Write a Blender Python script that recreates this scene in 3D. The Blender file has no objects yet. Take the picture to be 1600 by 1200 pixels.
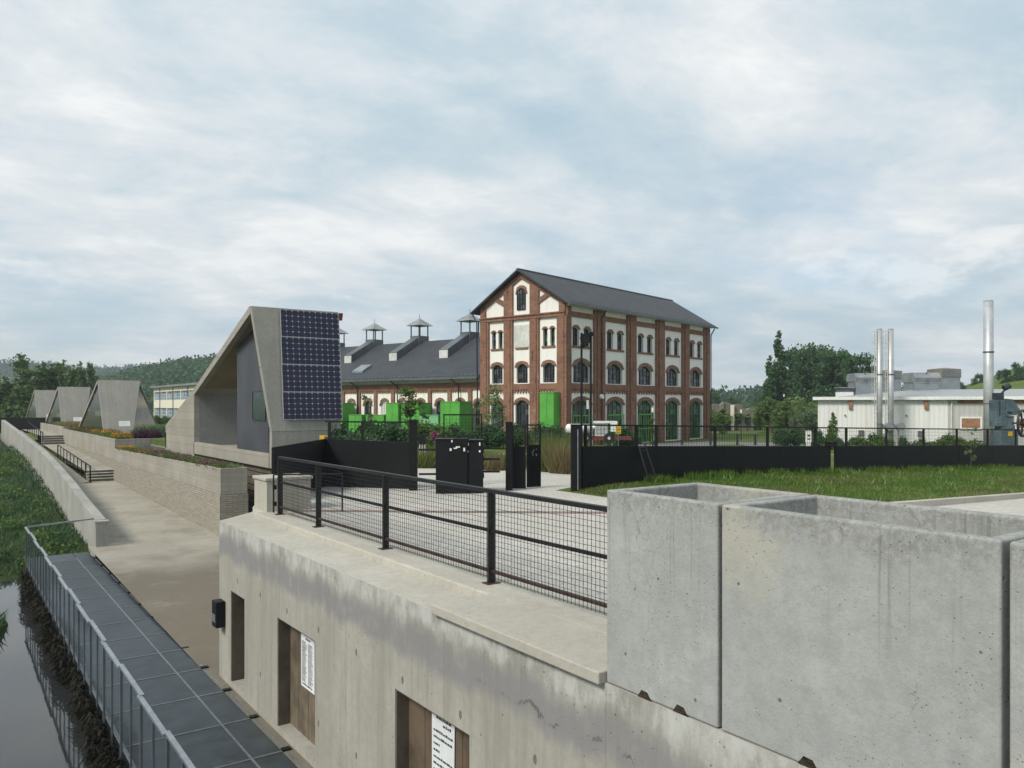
import bpy, math, random
import numpy as np
from mathutils import Vector, Matrix
R = math.radians
random.seed(7)
S = bpy.context.scene
COL = S.collection

# ---------------------------------------------------------------- camera, sky, sun, exposure
YAW = 35.58
CS, SN = math.cos(R(YAW)), math.sin(R(YAW))
F = 1244.0            # focal length in photo pixels
H = 2.1               # eye height above the plaza
HY = 632.0            # horizon row
cam = bpy.data.cameras.new('camera')
camo = bpy.data.objects.new('camera', cam); COL.objects.link(camo)
cam.sensor_width = 36; cam.lens = 36*F/1600; cam.shift_y = (HY-600)/1600
cam.clip_start = 0.1; cam.clip_end = 6000
camo.location = (0, 0, H); camo.rotation_euler = (R(90), 0, R(-YAW))
S.camera = camo
S.view_settings.view_transform = 'Standard'; S.view_settings.look = 'None'
S.view_settings.gamma = 1; S.view_settings.exposure = 0.34
S.render.engine = 'CYCLES'
S.cycles.max_bounces = 6; S.cycles.transparent_max_bounces = 24
S.cycles.volume_bounces = 0

SUN_DIR = Vector((-1.0, -0.10, 0.92)).normalized()       # towards the sun
W = bpy.data.worlds.new('World'); S.world = W; W.use_nodes = True
def build_world():
    nt = W.node_tree; N = nt.nodes; L = nt.links; N.clear()
    out = N.new('ShaderNodeOutputWorld')
    sky = N.new('ShaderNodeTexSky'); sky.sky_type = 'NISHITA'; sky.sun_disc = False
    sky.sun_elevation = math.asin(SUN_DIR.z); sky.sun_rotation = math.atan2(SUN_DIR.x, SUN_DIR.y)
    b1 = N.new('ShaderNodeBackground'); b1.inputs[1].default_value = 0.12
    L.new(sky.outputs[0], b1.inputs[0])
    tc = N.new('ShaderNodeTexCoord'); sep = N.new('ShaderNodeSeparateXYZ'); L.new(tc.outputs['Generated'], sep.inputs[0])
    def M(op, a, b=None, c=None):
        n = N.new('ShaderNodeMath'); n.operation = op
        for i, v in enumerate((a, b, c)):
            if v is None: continue
            if isinstance(v, (int, float)): n.inputs[i].default_value = v
            else: L.new(v, n.inputs[i])
        return n.outputs[0]
    z = M('MAXIMUM', sep.outputs[2], 0.0)
    zz = M('ADD', z, 0.17)
    px = M('DIVIDE', sep.outputs[0], zz); py = M('DIVIDE', sep.outputs[1], zz)
    cmb = N.new('ShaderNodeCombineXYZ'); L.new(px, cmb.inputs[0]); L.new(py, cmb.inputs[1])
    def noise(scale, det, rough, dist, off):
        mp = N.new('ShaderNodeMapping'); mp.inputs['Location'].default_value = off
        mp.inputs['Rotation'].default_value = (0, 0, R(25)); mp.inputs['Scale'].default_value = (1, 1.25, 1)
        L.new(cmb.outputs[0], mp.inputs[0])
        n = N.new('ShaderNodeTexNoise'); n.inputs['Scale'].default_value = scale; n.inputs['Detail'].default_value = det
        n.inputs['Roughness'].default_value = rough; n.inputs['Distortion'].default_value = dist
        L.new(mp.outputs[0], n.inputs['Vector']); return n.outputs['Fac']
    def ramp(fac, stops):
        r = N.new('ShaderNodeValToRGB'); e = r.color_ramp.elements
        e[0].position, e[0].color = stops[0][0], (*stops[0][1], 1); e[1].position, e[1].color = stops[-1][0], (*stops[-1][1], 1)
        for p, c in stops[1:-1]:
            k = e.new(p); k.color = (*c, 1)
        L.new(fac, r.inputs[0]); return r.outputs[0]
    n1 = noise(0.62, 9, 0.56, 0.35, (3.1, 1.7, 0))
    n2 = noise(2.3, 10, 0.66, 0.25, (8.2, 4.4, 0))
    mixn = M('ADD', M('MULTIPLY', n1, 0.56), M('MULTIPLY', n2, 0.44))
    ccol = ramp(mixn, [(0.37, (0.375, 0.495, 0.575)), (0.45, (0.46, 0.555, 0.615)), (0.51, (0.56, 0.62, 0.66)), (0.56, (0.645, 0.68, 0.70)), (0.62, (0.76, 0.775, 0.775))])
    # small bright cumulus low over the horizon
    mp = N.new('ShaderNodeMapping'); mp.inputs['Scale'].default_value = (5, 5, 13); mp.inputs['Location'].default_value = (1.3, .2, .4); L.new(tc.outputs['Generated'], mp.inputs[0])
    pn = N.new('ShaderNodeTexNoise'); pn.inputs['Scale'].default_value = 1.0; pn.inputs['Detail'].default_value = 9; pn.inputs['Roughness'].default_value = .6; L.new(mp.outputs[0], pn.inputs['Vector'])
    def MR(v, a, b):
        n = N.new('ShaderNodeMapRange'); n.interpolation_type = 'SMOOTHSTEP'; n.inputs[1].default_value = a; n.inputs[2].default_value = b; L.new(v, n.inputs[0]); return n.outputs[0]
    band = M('MULTIPLY', MR(sep.outputs[2], .05, .10), MR(sep.outputs[2], .23, .17))
    pf = M('MULTIPLY', M('MULTIPLY', MR(pn.outputs['Fac'], .56, .66), band), .75)
    pm = N.new('ShaderNodeMix'); pm.data_type = 'RGBA'; L.new(pf, pm.inputs[0]); L.new(ccol, pm.inputs[6]); pm.inputs[7].default_value = (.80, .81, .80, 1); ccol = pm.outputs[2]
    b2 = N.new('ShaderNodeBackground'); L.new(ccol, b2.inputs[0]); b2.inputs[1].default_value = 1.0
    cov = noise(0.45, 5, 0.6, 0.4, (5.5, 9.3, 0))
    cf = N.new('ShaderNodeMapRange'); cf.inputs[1].default_value = 0.30; cf.inputs[2].default_value = 0.46
    cf.inputs[3].default_value = 0.55; cf.inputs[4].default_value = 1.0
    L.new(cov, cf.inputs[0])
    mx = N.new('ShaderNodeMixShader'); L.new(cf.outputs[0], mx.inputs[0]); L.new(b1.outputs[0], mx.inputs[1]); L.new(b2.outputs[0], mx.inputs[2])
    L.new(mx.outputs[0], out.inputs[0])
build_world()
sl = bpy.data.lights.new('sun', 'SUN'); sl.energy = 2.75; sl.angle = R(15); sl.color = (1.0, 0.95, 0.86)
so = bpy.data.objects.new('sun', sl); COL.objects.link(so)
so.rotation_euler = SUN_DIR.to_track_quat('Z', 'Y').to_euler()

# ---------------------------------------------------------------- coordinates
def cw(lat, dep, z=0.0):                      # (sideways, forward) metres from the viewpoint -> world
    return Vector((lat*CS+dep*SN, -lat*SN+dep*CS, z))
def atz(px, py, z):                           # photo pixel on the level z
    d = (H-z)*F/(py-HY); return cw((px-800)/F*d, d, z)
def atd(px, py, d):                           # photo pixel at the depth d
    return cw((px-800)/F*d, d, H-(py-HY)/F*d)
def atX(px, py, X):
    k = (px-800)/F; d = X/(k*CS+SN); return cw(k*d, d, H-(py-HY)/F*d)
def atY(px, py, Y):
    k = (px-800)/F; d = Y/(CS-k*SN); return cw(k*d, d, H-(py-HY)/F*d)
def gz(X, Y):                                 # ground beyond and around the plaza
    return -0.033*min(max(X-12.5, 0), 32)
def gd(px, d):                                # ground point under a photo column at depth d
    p = cw((px-800)/F*d, d); p.z = gz(p.x, p.y); return p

# ---------------------------------------------------------------- materials
MATS = {}
def srgb(r, g, b):
    f = lambda c: (c/255/12.92 if c/255 <= .04045 else ((c/255+.055)/1.055)**2.4)
    return (f(r), f(g), f(b))
class NT:
    def __init__(s, name):
        s.m = bpy.data.materials.new(name); s.m.use_nodes = True; s.t = s.m.node_tree
        s.N = s.t.nodes; s.L = s.t.links; s.N.clear()
        s.out = s.N.new('ShaderNodeOutputMaterial'); s.p = s.N.new('ShaderNodeBsdfPrincipled')
        s.L.new(s.p.outputs[0], s.out.inputs[0]); s.tc = s.N.new('ShaderNodeTexCoord')
    def set(s, k, v):
        if isinstance(v, (int, float)): s.p.inputs[k].default_value = v
        elif isinstance(v, tuple): s.p.inputs[k].default_value = (*v, 1)
        else: s.L.new(v, s.p.inputs[k])
    def math(s, op, a, b=None, clamp=False):
        n = s.N.new('ShaderNodeMath'); n.operation = op; n.use_clamp = clamp
        for i, v in enumerate((a, b)):
            if v is None: continue
            if isinstance(v, (int, float)): n.inputs[i].default_value = v
            else: s.L.new(v, n.inputs[i])
        return n.outputs[0]
    def vec(s, scale=(1, 1, 1), loc=(0, 0, 0), src='Object', rot=(0, 0, 0)):
        m = s.N.new('ShaderNodeMapping'); m.inputs['Scale'].default_value = scale; m.inputs['Location'].default_value = loc
        m.inputs['Rotation'].default_value = rot
        s.L.new(s.tc.outputs[src], m.inputs[0]); return m.outputs[0]
    def noise(s, scale, det=5, rough=.55, vec=None, dist=0.0):
        n = s.N.new('ShaderNodeTexNoise'); n.inputs['Scale'].default_value = scale; n.inputs['Detail'].default_value = det
        n.inputs['Roughness'].default_value = rough; n.inputs['Distortion'].default_value = dist
        s.L.new(vec if vec is not None else s.vec(), n.inputs['Vector']); return n.outputs['Fac']
    def voro(s, scale, vec=None, out='Distance', feat='F1'):
        n = s.N.new('ShaderNodeTexVoronoi'); n.inputs['Scale'].default_value = scale; n.feature = feat
        s.L.new(vec if vec is not None else s.vec(), n.inputs['Vector']); return n.outputs[out]
    def rng(s, v, a, b, c=0.0, d=1.0):
        n = s.N.new('ShaderNodeMapRange'); n.clamp = True; n.interpolation_type = 'SMOOTHSTEP'
        for i, q in enumerate((a, b, c, d)): n.inputs[i+1].default_value = q
        s.L.new(v, n.inputs[0]); return n.outputs[0]
    def mix(s, fac, a, b, mode='MIX'):
        n = s.N.new('ShaderNodeMix'); n.data_type = 'RGBA'; n.blend_type = mode
        if isinstance(fac, (int, float)): n.inputs[0].default_value = fac
        else: s.L.new(fac, n.inputs[0])
        for i, v in ((6, a), (7, b)):
            if isinstance(v, tuple): n.inputs[i].default_value = (*v, 1)
            else: s.L.new(v, n.inputs[i])
        return n.outputs[2]
    def bump(s, h, strength=.3, dist=.02):
        n = s.N.new('ShaderNodeBump'); n.inputs['Strength'].default_value = strength; n.inputs['Distance'].default_value = dist
        s.L.new(h, n.inputs['Height']); s.L.new(n.outputs[0], s.p.inputs['Normal'])
    def sep(s, src='Object'):
        n = s.N.new('ShaderNodeSeparateXYZ'); s.L.new(s.tc.outputs[src], n.inputs[0]); return n.outputs
    def done(s, name): MATS[name] = s.m; return s.m

def simple(name, c, rough=.6, metal=0.0, var=.25, scale=6.0, bump=0.0, spec=.5):
    t = NT(name); n = t.noise(scale, 6, .6)
    n2 = t.noise(scale*.17, 3, .5)
    f = t.math('ADD', t.math('MULTIPLY', n, .6), t.math('MULTIPLY', n2, .4))
    f = t.rng(f, .35, .65)
    t.set('Base Color', t.mix(f, tuple(x*(1-var) for x in c), tuple(min(1, x*(1+var)) for x in c)))
    t.set('Roughness', t.math('ADD', t.math('MULTIPLY', n, .2), rough-.1)); t.set('Metallic', metal); t.set('Specular IOR Level', spec)
    if bump: t.bump(n, bump, .02)
    return t.done(name)

def concrete(name, light, dark, boards=None, pores=14.0, streak=.5, band=None, tie=False, panel=None, mud=None, joint=None):
    t = NT(name); o = t.sep()
    big = t.rng(t.noise(.55, 6, .6), .36, .66)
    mid = t.rng(t.noise(3.2, 8, .65), .3, .72)
    fine = t.noise(46, 4, .6)
    st = t.rng(t.noise(3.4, 7, .68, t.vec((1.7, 1.7, .13)), .3), .42, .70)
    c = t.mix(big, dark, light)
    c = t.mix(t.math('MULTIPLY', mid, .45), c, tuple(x*.78 for x in light))
    c = t.mix(t.math('MULTIPLY', st, streak*.55), c, tuple(x*.55 for x in dark))
    c = t.mix(t.math('MULTIPLY', t.rng(fine, .42, .75), .42), c, tuple(x*.62 for x in light))
    c = t.mix(t.math('MULTIPLY', t.rng(t.noise(9, 9, .75), .42, .66), .30), c, tuple(x*.62 for x in dark))
    # bug holes: only some of the voronoi cells hold one
    v = t.voro(pores); v2 = t.voro(pores*.37)
    gate = t.rng(t.noise(1.7, 3), .5, .6)
    hole = t.math('MULTIPLY', t.rng(v, .16, .08), gate)
    hole2 = t.math('MULTIPLY', t.rng(v2, .085, .04), t.rng(t.noise(.9, 2), .46, .52))
    holes = t.math('MAXIMUM', hole, hole2)
    c = t.mix(t.math('MULTIPLY', holes, .8), c, tuple(x*.25 for x in dark))
    h = t.math('SUBTRACT', t.math('MULTIPLY', fine, .35), holes)
    if boards:
        axis, size = boards
        w = t.math('FRACT', t.math('DIVIDE', o[axis], size))
        line = t.rng(w, .05, .0)
        cell = t.N.new('ShaderNodeTexWhiteNoise'); cell.noise_dimensions = '1D'
        t.L.new(t.math('FLOOR', t.math('DIVIDE', o[axis], size)), cell.inputs['W'])
        c = t.mix(t.math('MULTIPLY', cell.outputs['Value'], .22), c, tuple(x*.6 for x in dark))
        c = t.mix(t.math('MULTIPLY', line, .6), c, tuple(x*.4 for x in dark))
        h = t.math('SUBTRACT', h, line)
    if panel:
        for axis, size, off in panel:
            w = t.math('FRACT', t.math('DIVIDE', t.math('ADD', o[axis], off), size))
            line = t.rng(w, .012, .004)
            c = t.mix(t.math('MULTIPLY', line, .35), c, tuple(x*.35 for x in dark)); h = t.math('SUBTRACT', h, line)
    if tie:
        a = t.math('SUBTRACT', t.math('FRACT', t.math('DIVIDE', o[1], 1.24)), .5)
        b = t.math('SUBTRACT', t.math('FRACT', t.math('DIVIDE', t.math('ADD', o[2], .38), 1.3)), .5)
        a = t.math('MULTIPLY', a, 1.24); b = t.math('MULTIPLY', b, 1.3)
        rr = t.math('SQRT', t.math('ADD', t.math('MULTIPLY', a, a), t.math('MULTIPLY', t.math('MULTIPLY', b, b), .35)))
        q = t.rng(rr, .034, .018)
        c = t.mix(t.math('MULTIPLY', q, .9), c, tuple(x*.12 for x in dark)); h = t.math('SUBTRACT', h, t.math('MULTIPLY', q, 2.0))
    if band:
        zc, half, colr = band
        wob = t.math('MULTIPLY', t.math('SUBTRACT', t.noise(1.1, 9, .72, t.vec((1, 1, .45))), .5), .75)
        zz = t.math('ADD', o[2], wob)
        d = t.math('ABSOLUTE', t.math('SUBTRACT', zz, zc))
        m = t.math('MULTIPLY', t.rng(d, half, half*.3), t.rng(t.noise(5, 5), .2, .55, .45, 1))
        low = t.rng(zz, zc-half*.2, zc-half*.9); c = t.mix(t.math('MULTIPLY', low, .3), c, (.36, .335, .265), 'MIX')
        c = t.mix(t.math('MULTIPLY', m, .85), c, colr)
        # paler lime bloom above the damp band, thin dark seam under it
        up = t.math('MULTIPLY', t.rng(zz, zc+half*.7, zc+half*1.3), t.rng(t.noise(3.2, 9, .75, t.vec((1, 1, .5))), .36, .6))
        c = t.mix(t.math('MULTIPLY', up, .7), c, (.52, .52, .49))
        seam = t.math('MULTIPLY', t.math('MULTIPLY', t.rng(t.math('ABSOLUTE', t.math('SUBTRACT', t.math('ADD', zz, t.math('MULTIPLY', t.math('SUBTRACT', t.noise(14, 4, .7), .5), .09)), zc-half*.2)), .022, .002), t.rng(t.noise(4, 4), .42, .6)), t.rng(t.math('ADD', o[1], t.math('MULTIPLY', t.noise(1.3, 3), 1.2)), 7.3, 6.4))
        c = t.mix(t.math('MULTIPLY', seam, .8), c, tuple(x*.28 for x in dark))
    if mud:
        yy = t.math('ADD', o[1], t.math('MULTIPLY', t.math('SUBTRACT', t.noise(.4, 6, .6), .5), 9))
        mm = t.math('MULTIPLY', t.rng(yy, 28.5, 24.5), t.rng(t.noise(.8, 7, .7), .2, .5, .55, 1))
        mm = t.math('MAXIMUM', mm, t.math('MULTIPLY', t.rng(t.noise(.7, 7, .65), .5, .66), .35))
        c = t.mix(t.math('MULTIPLY', mm, .8), c, mud)
    t.set('Base Color', c); t.set('Roughness', .85); t.set('Specular IOR Level', .25)
    t.bump(h, .45, .012)
    return t.done(name)

def m_precast():
    t = NT('precast'); o = t.sep(); L_, D_ = (.385, .393, .375), (.235, .242, .23)
    mot = t.rng(t.noise(7.5, 9, .72), .36, .66); big = t.rng(t.noise(.9, 6, .62), .36, .66); fine = t.noise(70, 5, .7)
    c = t.mix(big, tuple(x*.88 for x in L_), L_)
    c = t.mix(t.math('MULTIPLY', mot, .38), c, D_)
    c = t.mix(t.math('MULTIPLY', t.rng(fine, .42, .75), .42), c, tuple(x*.62 for x in L_))
    st = t.math('MULTIPLY', t.rng(t.noise(9, 6, .6, t.vec((1, 1, .05))), .54, .74), t.rng(t.noise(.8, 3, .5), .42, .6))
    c = t.mix(t.math('MULTIPLY', st, .35), c, tuple(x*.6 for x in D_))
    # dirt that gathers under the rim, and pale lime wash in patches
    dz = t.math('ADD', o[2], t.math('MULTIPLY', t.math('SUBTRACT', t.noise(3.2, 8, .7, t.vec((1, 1, .5))), .5), .55))
    rim = t.math('MULTIPLY', t.rng(dz, 1.16, 1.42), t.rng(t.noise(24, 6, .75), .38, .6))
    c = t.mix(t.math('MULTIPLY', rim, .55), c, (.17, .17, .15))
    wash = t.math('MULTIPLY', t.rng(t.noise(1.25, 7, .7, None, .5), .55, .66), .5)
    c = t.mix(t.math('MULTIPLY', wash, .45), c, (.48, .48, .46))
    dr = t.math('MULTIPLY', t.rng(t.noise(17, 5, .6, t.vec((1, 1, .022))), .57, .72), t.rng(t.math('ADD', o[2], t.math('MULTIPLY', t.noise(6, 4, .6, t.vec((1, 1, .1))), .9)), .9, 1.75))
    c = t.mix(t.math('MULTIPLY', dr, .6), c, (.15, .15, .135))
    yel = t.math('MULTIPLY', t.rng(t.noise(.75, 5, .6, t.vec((1, 1, 1), (7, 3, 1))), .56, .68), .45)
    c = t.mix(yel, c, (.46, .43, .34))
    v = t.voro(30); v2 = t.voro(9.0); v3 = t.voro(4.1)
    h1 = t.math('MULTIPLY', t.rng(v, .17, .06), t.rng(t.noise(3.1, 4), .46, .55)); h2 = t.math('MULTIPLY', t.rng(v2, .10, .04), t.rng(t.noise(1.5, 3), .49, .55))
    wv = t.math('ADD', v3, t.math('MULTIPLY', t.noise(40, 3), .05))
    h3 = t.math('MULTIPLY', t.rng(wv, .095, .06), t.rng(t.noise(.9, 2, .5, t.vec((1, 1, 1), (3, 9, 2))), .50, .56))
    holes = t.math('MAXIMUM', t.math('MAXIMUM', h1, h2), h3)
    c = t.mix(t.math('MULTIPLY', holes, .72), c, (.085, .085, .08))
    dv = t.vec((1, 1, .45)); wob = t.N.new('ShaderNodeMix'); wob.data_type = 'VECTOR'
    cr = t.N.new('ShaderNodeTexVoronoi'); cr.feature = 'DISTANCE_TO_EDGE'; cr.inputs['Scale'].default_value = 1.5
    nv = t.N.new('ShaderNodeTexNoise'); nv.inputs['Scale'].default_value = 4; nv.inputs['Detail'].default_value = 6; t.L.new(t.vec(), nv.inputs['Vector'])
    ad = t.N.new('ShaderNodeVectorMath'); ad.operation = 'MULTIPLY_ADD'; t.L.new(nv.outputs['Color'], ad.inputs[0]); ad.inputs[1].default_value = (.3, .3, .3); t.L.new(dv, ad.inputs[2]); t.L.new(ad.outputs[0], cr.inputs['Vector'])
    crack = t.math('MULTIPLY', t.rng(cr.outputs['Distance'], .0045, .0012), t.rng(t.noise(.7, 2, .5, t.vec((1, 1, 1), (1, 5, 4))), .5, .58))
    c = t.mix(t.math('MULTIPLY', crack, .45), c, (.12, .12, .11))
    t.set('Base Color', c); t.set('Roughness', .88); t.set('Specular IOR Level', .2)
    t.bump(t.math('SUBTRACT', t.math('ADD', t.math('MULTIPLY', fine, .5), t.math('MULTIPLY', mot, .4)), t.math('MULTIPLY', holes, 1.6)), .5, .01); t.done('precast')
m_precast()
concrete('wall_concrete', (.405, .395, .355), (.295, .285, .25), streak=1.0, tie=True, band=(-.56, .26, (.215, .21, .21)), panel=[(1, 2.48, .31)])
concrete('coping', (.50, .475, .41), (.40, .375, .315), streak=.0, pores=20)
concrete('board_concrete', (.41, .385, .325), (.31, .285, .235), boards=(2, .17), streak=.6)
concrete('pavilion_concrete', (.40, .375, .315), (.32, .30, .25), boards=(2, .42), streak=.3, pores=9)
concrete('slab_concrete', (.39, .375, .33), (.31, .30, .265), boards=(0, .30), streak=.3, pores=9)
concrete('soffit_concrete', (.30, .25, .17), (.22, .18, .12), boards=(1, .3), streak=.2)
concrete('grey_wall', (.30, .30, .29), (.23, .23, .22), streak=.3)
concrete('path_concrete', (.40, .37, .305), (.32, .295, .24), streak=0, pores=24, mud=(.115, .095, .068), panel=[(1, 4.0, 0)])
concrete('ruin_concrete', (.30, .27, .22), (.15, .14, .12), streak=.9, pores=3)
concrete('old_wall', (.42, .41, .37), (.30, .295, .265), streak=.7, panel=[(1, 3.0, 0)])

def m_stone():
    t = NT('stone_courses'); o = t.sep()
    b = t.N.new('ShaderNodeTexBrick'); b.inputs['Scale'].default_value = 1
    b.inputs['Color1'].default_value = (.34, .31, .255, 1); b.inputs['Color2'].default_value = (.24, .22, .18, 1); b.inputs['Mortar'].default_value = (.15, .135, .11, 1)
    b.inputs['Mortar Size'].default_value = .012; b.inputs['Brick Width'].default_value = .42; b.inputs['Row Height'].default_value = .085
    b.inputs['Bias'].default_value = 0
    cmb = t.N.new('ShaderNodeCombineXYZ'); t.L.new(t.math('ADD', o[0], o[1]), cmb.inputs[0])
    t.L.new(t.math('ADD', o[2], t.math('MULTIPLY', t.noise(1.2, 3), .06)), cmb.inputs[1]); t.L.new(cmb.outputs[0], b.inputs['Vector'])
    n = t.noise(9, 5)
    t.set('Base Color', t.mix(t.math('MULTIPLY', n, .5), b.outputs['Color'], (.38, .35, .29))); t.set('Roughness', .9); t.set('Specular IOR Level', .2)
    t.bump(t.math('SUBTRACT', n, t.math('MULTIPLY', b.outputs['Fac'], 2)), .6, .03)
    t.done('stone_courses')
m_stone()
def m_brick():
    t = NT('brick'); o = t.sep()
    b = t.N.new('ShaderNodeTexBrick'); b.inputs['Scale'].default_value = 1
    b.inputs['Color1'].default_value = (.245, .115, .072, 1); b.inputs['Color2'].default_value = (.13, .062, .044, 1); b.inputs['Mortar'].default_value = (.24, .15, .11, 1)
    b.inputs['Mortar Size'].default_value = .012; b.inputs['Brick Width'].default_value = .29; b.inputs['Row Height'].default_value = .08
    cmb = t.N.new('ShaderNodeCombineXYZ'); t.L.new(t.math('ADD', o[0], o[1]), cmb.inputs[0]); t.L.new(o[2], cmb.inputs[1]); t.L.new(cmb.outputs[0], b.inputs['Vector'])
    c = t.mix(t.math('MULTIPLY', t.rng(t.noise(.8, 6, .65), .4, .65), .55), b.outputs['Color'], (.27, .145, .10))
    c = t.mix(t.math('MULTIPLY', t.rng(t.noise(1.6, 9, .8), .54, .68), .7), c, (.34, .25, .19))
    c = t.mix(t.math('MULTIPLY', t.rng(t.noise(1.7, 6, .7, t.vec((1, 1, .4), (4, 2, 9))), .57, .7), .7), c, (.07, .035, .028))
    t.set('Base Color', c); t.set('Roughness', .9); t.set('Specular IOR Level', .15); t.bump(b.outputs['Fac'], .2, .01)
    t.done('brick')
m_brick()
def m_plaster(name, c0, dirt):
    t = NT(name)
    st = t.rng(t.noise(1.3, 7, .7, t.vec((2, 2, .3))), .45, .75)
    c = t.mix(t.math('MULTIPLY', st, .45), c0, dirt)
    c = t.mix(t.math('MULTIPLY', t.rng(t.noise(7, 4), .4, .7), .2), c, dirt)
    t.set('Base Color', c); t.set('Roughness', .85); t.set('Specular IOR Level', .2); t.done(name)
m_plaster('plaster', (.80, .78, .73), (.56, .53, .47))
m_plaster('cream_render', (.70, .66, .54), (.54, .50, .40))
def m_corrugated(name, c0, dirt, axis=0, size=.33):
    t = NT(name); o = t.sep()
    w = t.math('FRACT', t.math('DIVIDE', o[axis], size))
    ridge = t.math('MULTIPLY', t.rng(w, .0, .12), t.rng(w, .5, .38))
    st = t.rng(t.noise(1.1, 7, .7, t.vec((2.2, 2.2, .22))), .45, .72)
    c = t.mix(t.math('MULTIPLY', st, .5), c0, dirt)
    t.set('Base Color', t.mix(t.math('MULTIPLY', ridge, .12), c, dirt)); t.set('Roughness', .5); t.bump(ridge, .5, .03); t.done(name)
m_corrugated('white_sheet', (.72, .72, .69), (.50, .48, .43))
m_corrugated('grey_sheet', (.46, .455, .43), (.34, .33, .30))
m_corrugated('roof_sheet', (.33, .345, .345), (.22, .22, .21), 0, .5)
def m_slate():
    t = NT('slate_roof'); o = t.sep()
    b = t.N.new('ShaderNodeTexBrick'); b.inputs['Scale'].default_value = 1
    b.inputs['Color1'].default_value = (.053, .059, .068, 1); b.inputs['Color2'].default_value = (.037, .042, .051, 1); b.inputs['Mortar'].default_value = (.026, .028, .033, 1)
    b.inputs['Mortar Size'].default_value = .02; b.inputs['Brick Width'].default_value = .4; b.inputs['Row Height'].default_value = .22
    cmb = t.N.new('ShaderNodeCombineXYZ'); t.L.new(t.math('ADD', o[0], o[1]), cmb.inputs[0]); t.L.new(o[2], cmb.inputs[1]); t.L.new(cmb.outputs[0], b.inputs['Vector'])
    n = t.rng(t.noise(.7, 6, .65), .35, .7)
    t.set('Base Color', t.mix(t.math('MULTIPLY', n, .5), b.outputs['Color'], (.066, .071, .08))); t.set('Roughness', .6); t.set('Specular IOR Level', .25); t.bump(b.outputs['Fac'], .3, .015); t.done('slate_roof')
m_slate()
def m_pavers():
    t = NT('pavers'); o = t.sep()
    b = t.N.new('ShaderNodeTexBrick'); b.inputs['Scale'].default_value = 1; b.inputs['Mortar Size'].default_value = .006
    b.inputs['Color1'].default_value = (.52, .50, .455, 1); b.inputs['Color2'].default_value = (.45, .43, .39, 1); b.inputs['Mortar'].default_value = (.30, .28, .25, 1)
    b.inputs['Brick Width'].default_value = .24; b.inputs['Row Height'].default_value = .16
    t.L.new(t.vec((1, 1, 1), (0, 0, 0), 'Object', (0, 0, R(YAW))), b.inputs['Vector'])
    n = t.rng(t.noise(.4, 6, .6), .35, .65)
    t.set('Base Color', t.mix(t.math('MULTIPLY', n, .35), b.outputs['Color'], (.40, .37, .32))); t.set('Roughness', .9); t.set('Specular IOR Level', .2)
    t.bump(b.outputs['Fac'], -.3, .01); t.done('pavers')
m_pavers()
def m_glass(name, tint, refl=.12):
    t = NT(name)
    tr = t.N.new('ShaderNodeBsdfTransparent'); tr.inputs[0].default_value = (*tint, 1)
    gl = t.N.new('ShaderNodeBsdfGlossy'); gl.inputs['Roughness'].default_value = .05; gl.inputs[0].default_value = (.8, .85, .88, 1)
    fr = t.N.new('ShaderNodeFresnel'); fr.inputs[0].default_value = 1.45
    mx = t.N.new('ShaderNodeMixShader'); t.L.new(t.math('ADD', t.math('MULTIPLY', fr.outputs[0], .25), refl-.04), mx.inputs[0])
    t.L.new(tr.outputs[0], mx.inputs[1]); t.L.new(gl.outputs[0], mx.inputs[2]); t.L.new(mx.outputs[0], t.out.inputs[0]); t.done(name)
m_glass('rail_glass', (.93, .95, .96), .042)
def m_pane(name, c, rough=.12):
    t = NT(name); n = t.noise(.9, 4); n2 = t.voro(2.1, None, 'Color')
    t.set('Base Color', t.mix(t.rng(n, .4, .6), c, tuple(x*2.0 for x in c))); t.set('Roughness', rough); t.set('Specular IOR Level', .55)
    v3 = t.N.new('ShaderNodeTexWhiteNoise'); sn = t.N.new('ShaderNodeVectorMath'); sn.operation = 'SNAP'; t.L.new(t.vec(), sn.inputs[0]); sn.inputs[1].default_value = (.42, 5, .38); ad = t.N.new('ShaderNodeVectorMath'); ad.operation = 'ADD'; oi = t.N.new('ShaderNodeObjectInfo'); t.L.new(sn.outputs[0], ad.inputs[0]); t.L.new(oi.outputs['Location'], ad.inputs[1]); t.L.new(ad.outputs[0], v3.inputs['Vector'])
    base = t.p.inputs['Base Color'].links[0].from_socket; t.set('Base Color', t.mix(t.rng(v3.outputs['Value'], .72, .92, 0, .6), base, tuple(min(.5, x*5+.09) for x in c)))
    bw = t.N.new('ShaderNodeRGBToBW'); t.L.new(n2, bw.inputs[0]); t.bump(bw.outputs[0], .10, .05); t.done(name)
m_pane('dark_pane', (.018, .021, .024)); m_pane('green_pane', (.006, .02, .011), .25); m_pane('blue_pane', (.09, .16, .26), .2)
m_pane('brown_pane', (.014, .012, .008), .18)
def m_water():
    t = NT('water'); n = t.noise(1.6, 4, .5, t.vec((1, 1, 1))); n2 = t.noise(9, 3)
    t.set('Base Color', (.028, .030, .030)); t.set('Roughness', .03); t.set('IOR', 1.33); t.set('Specular IOR Level', .9)
    t.bump(t.math('ADD', n, t.math('MULTIPLY', n2, .15)), .03, .05); t.done('water')
m_water()
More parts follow.
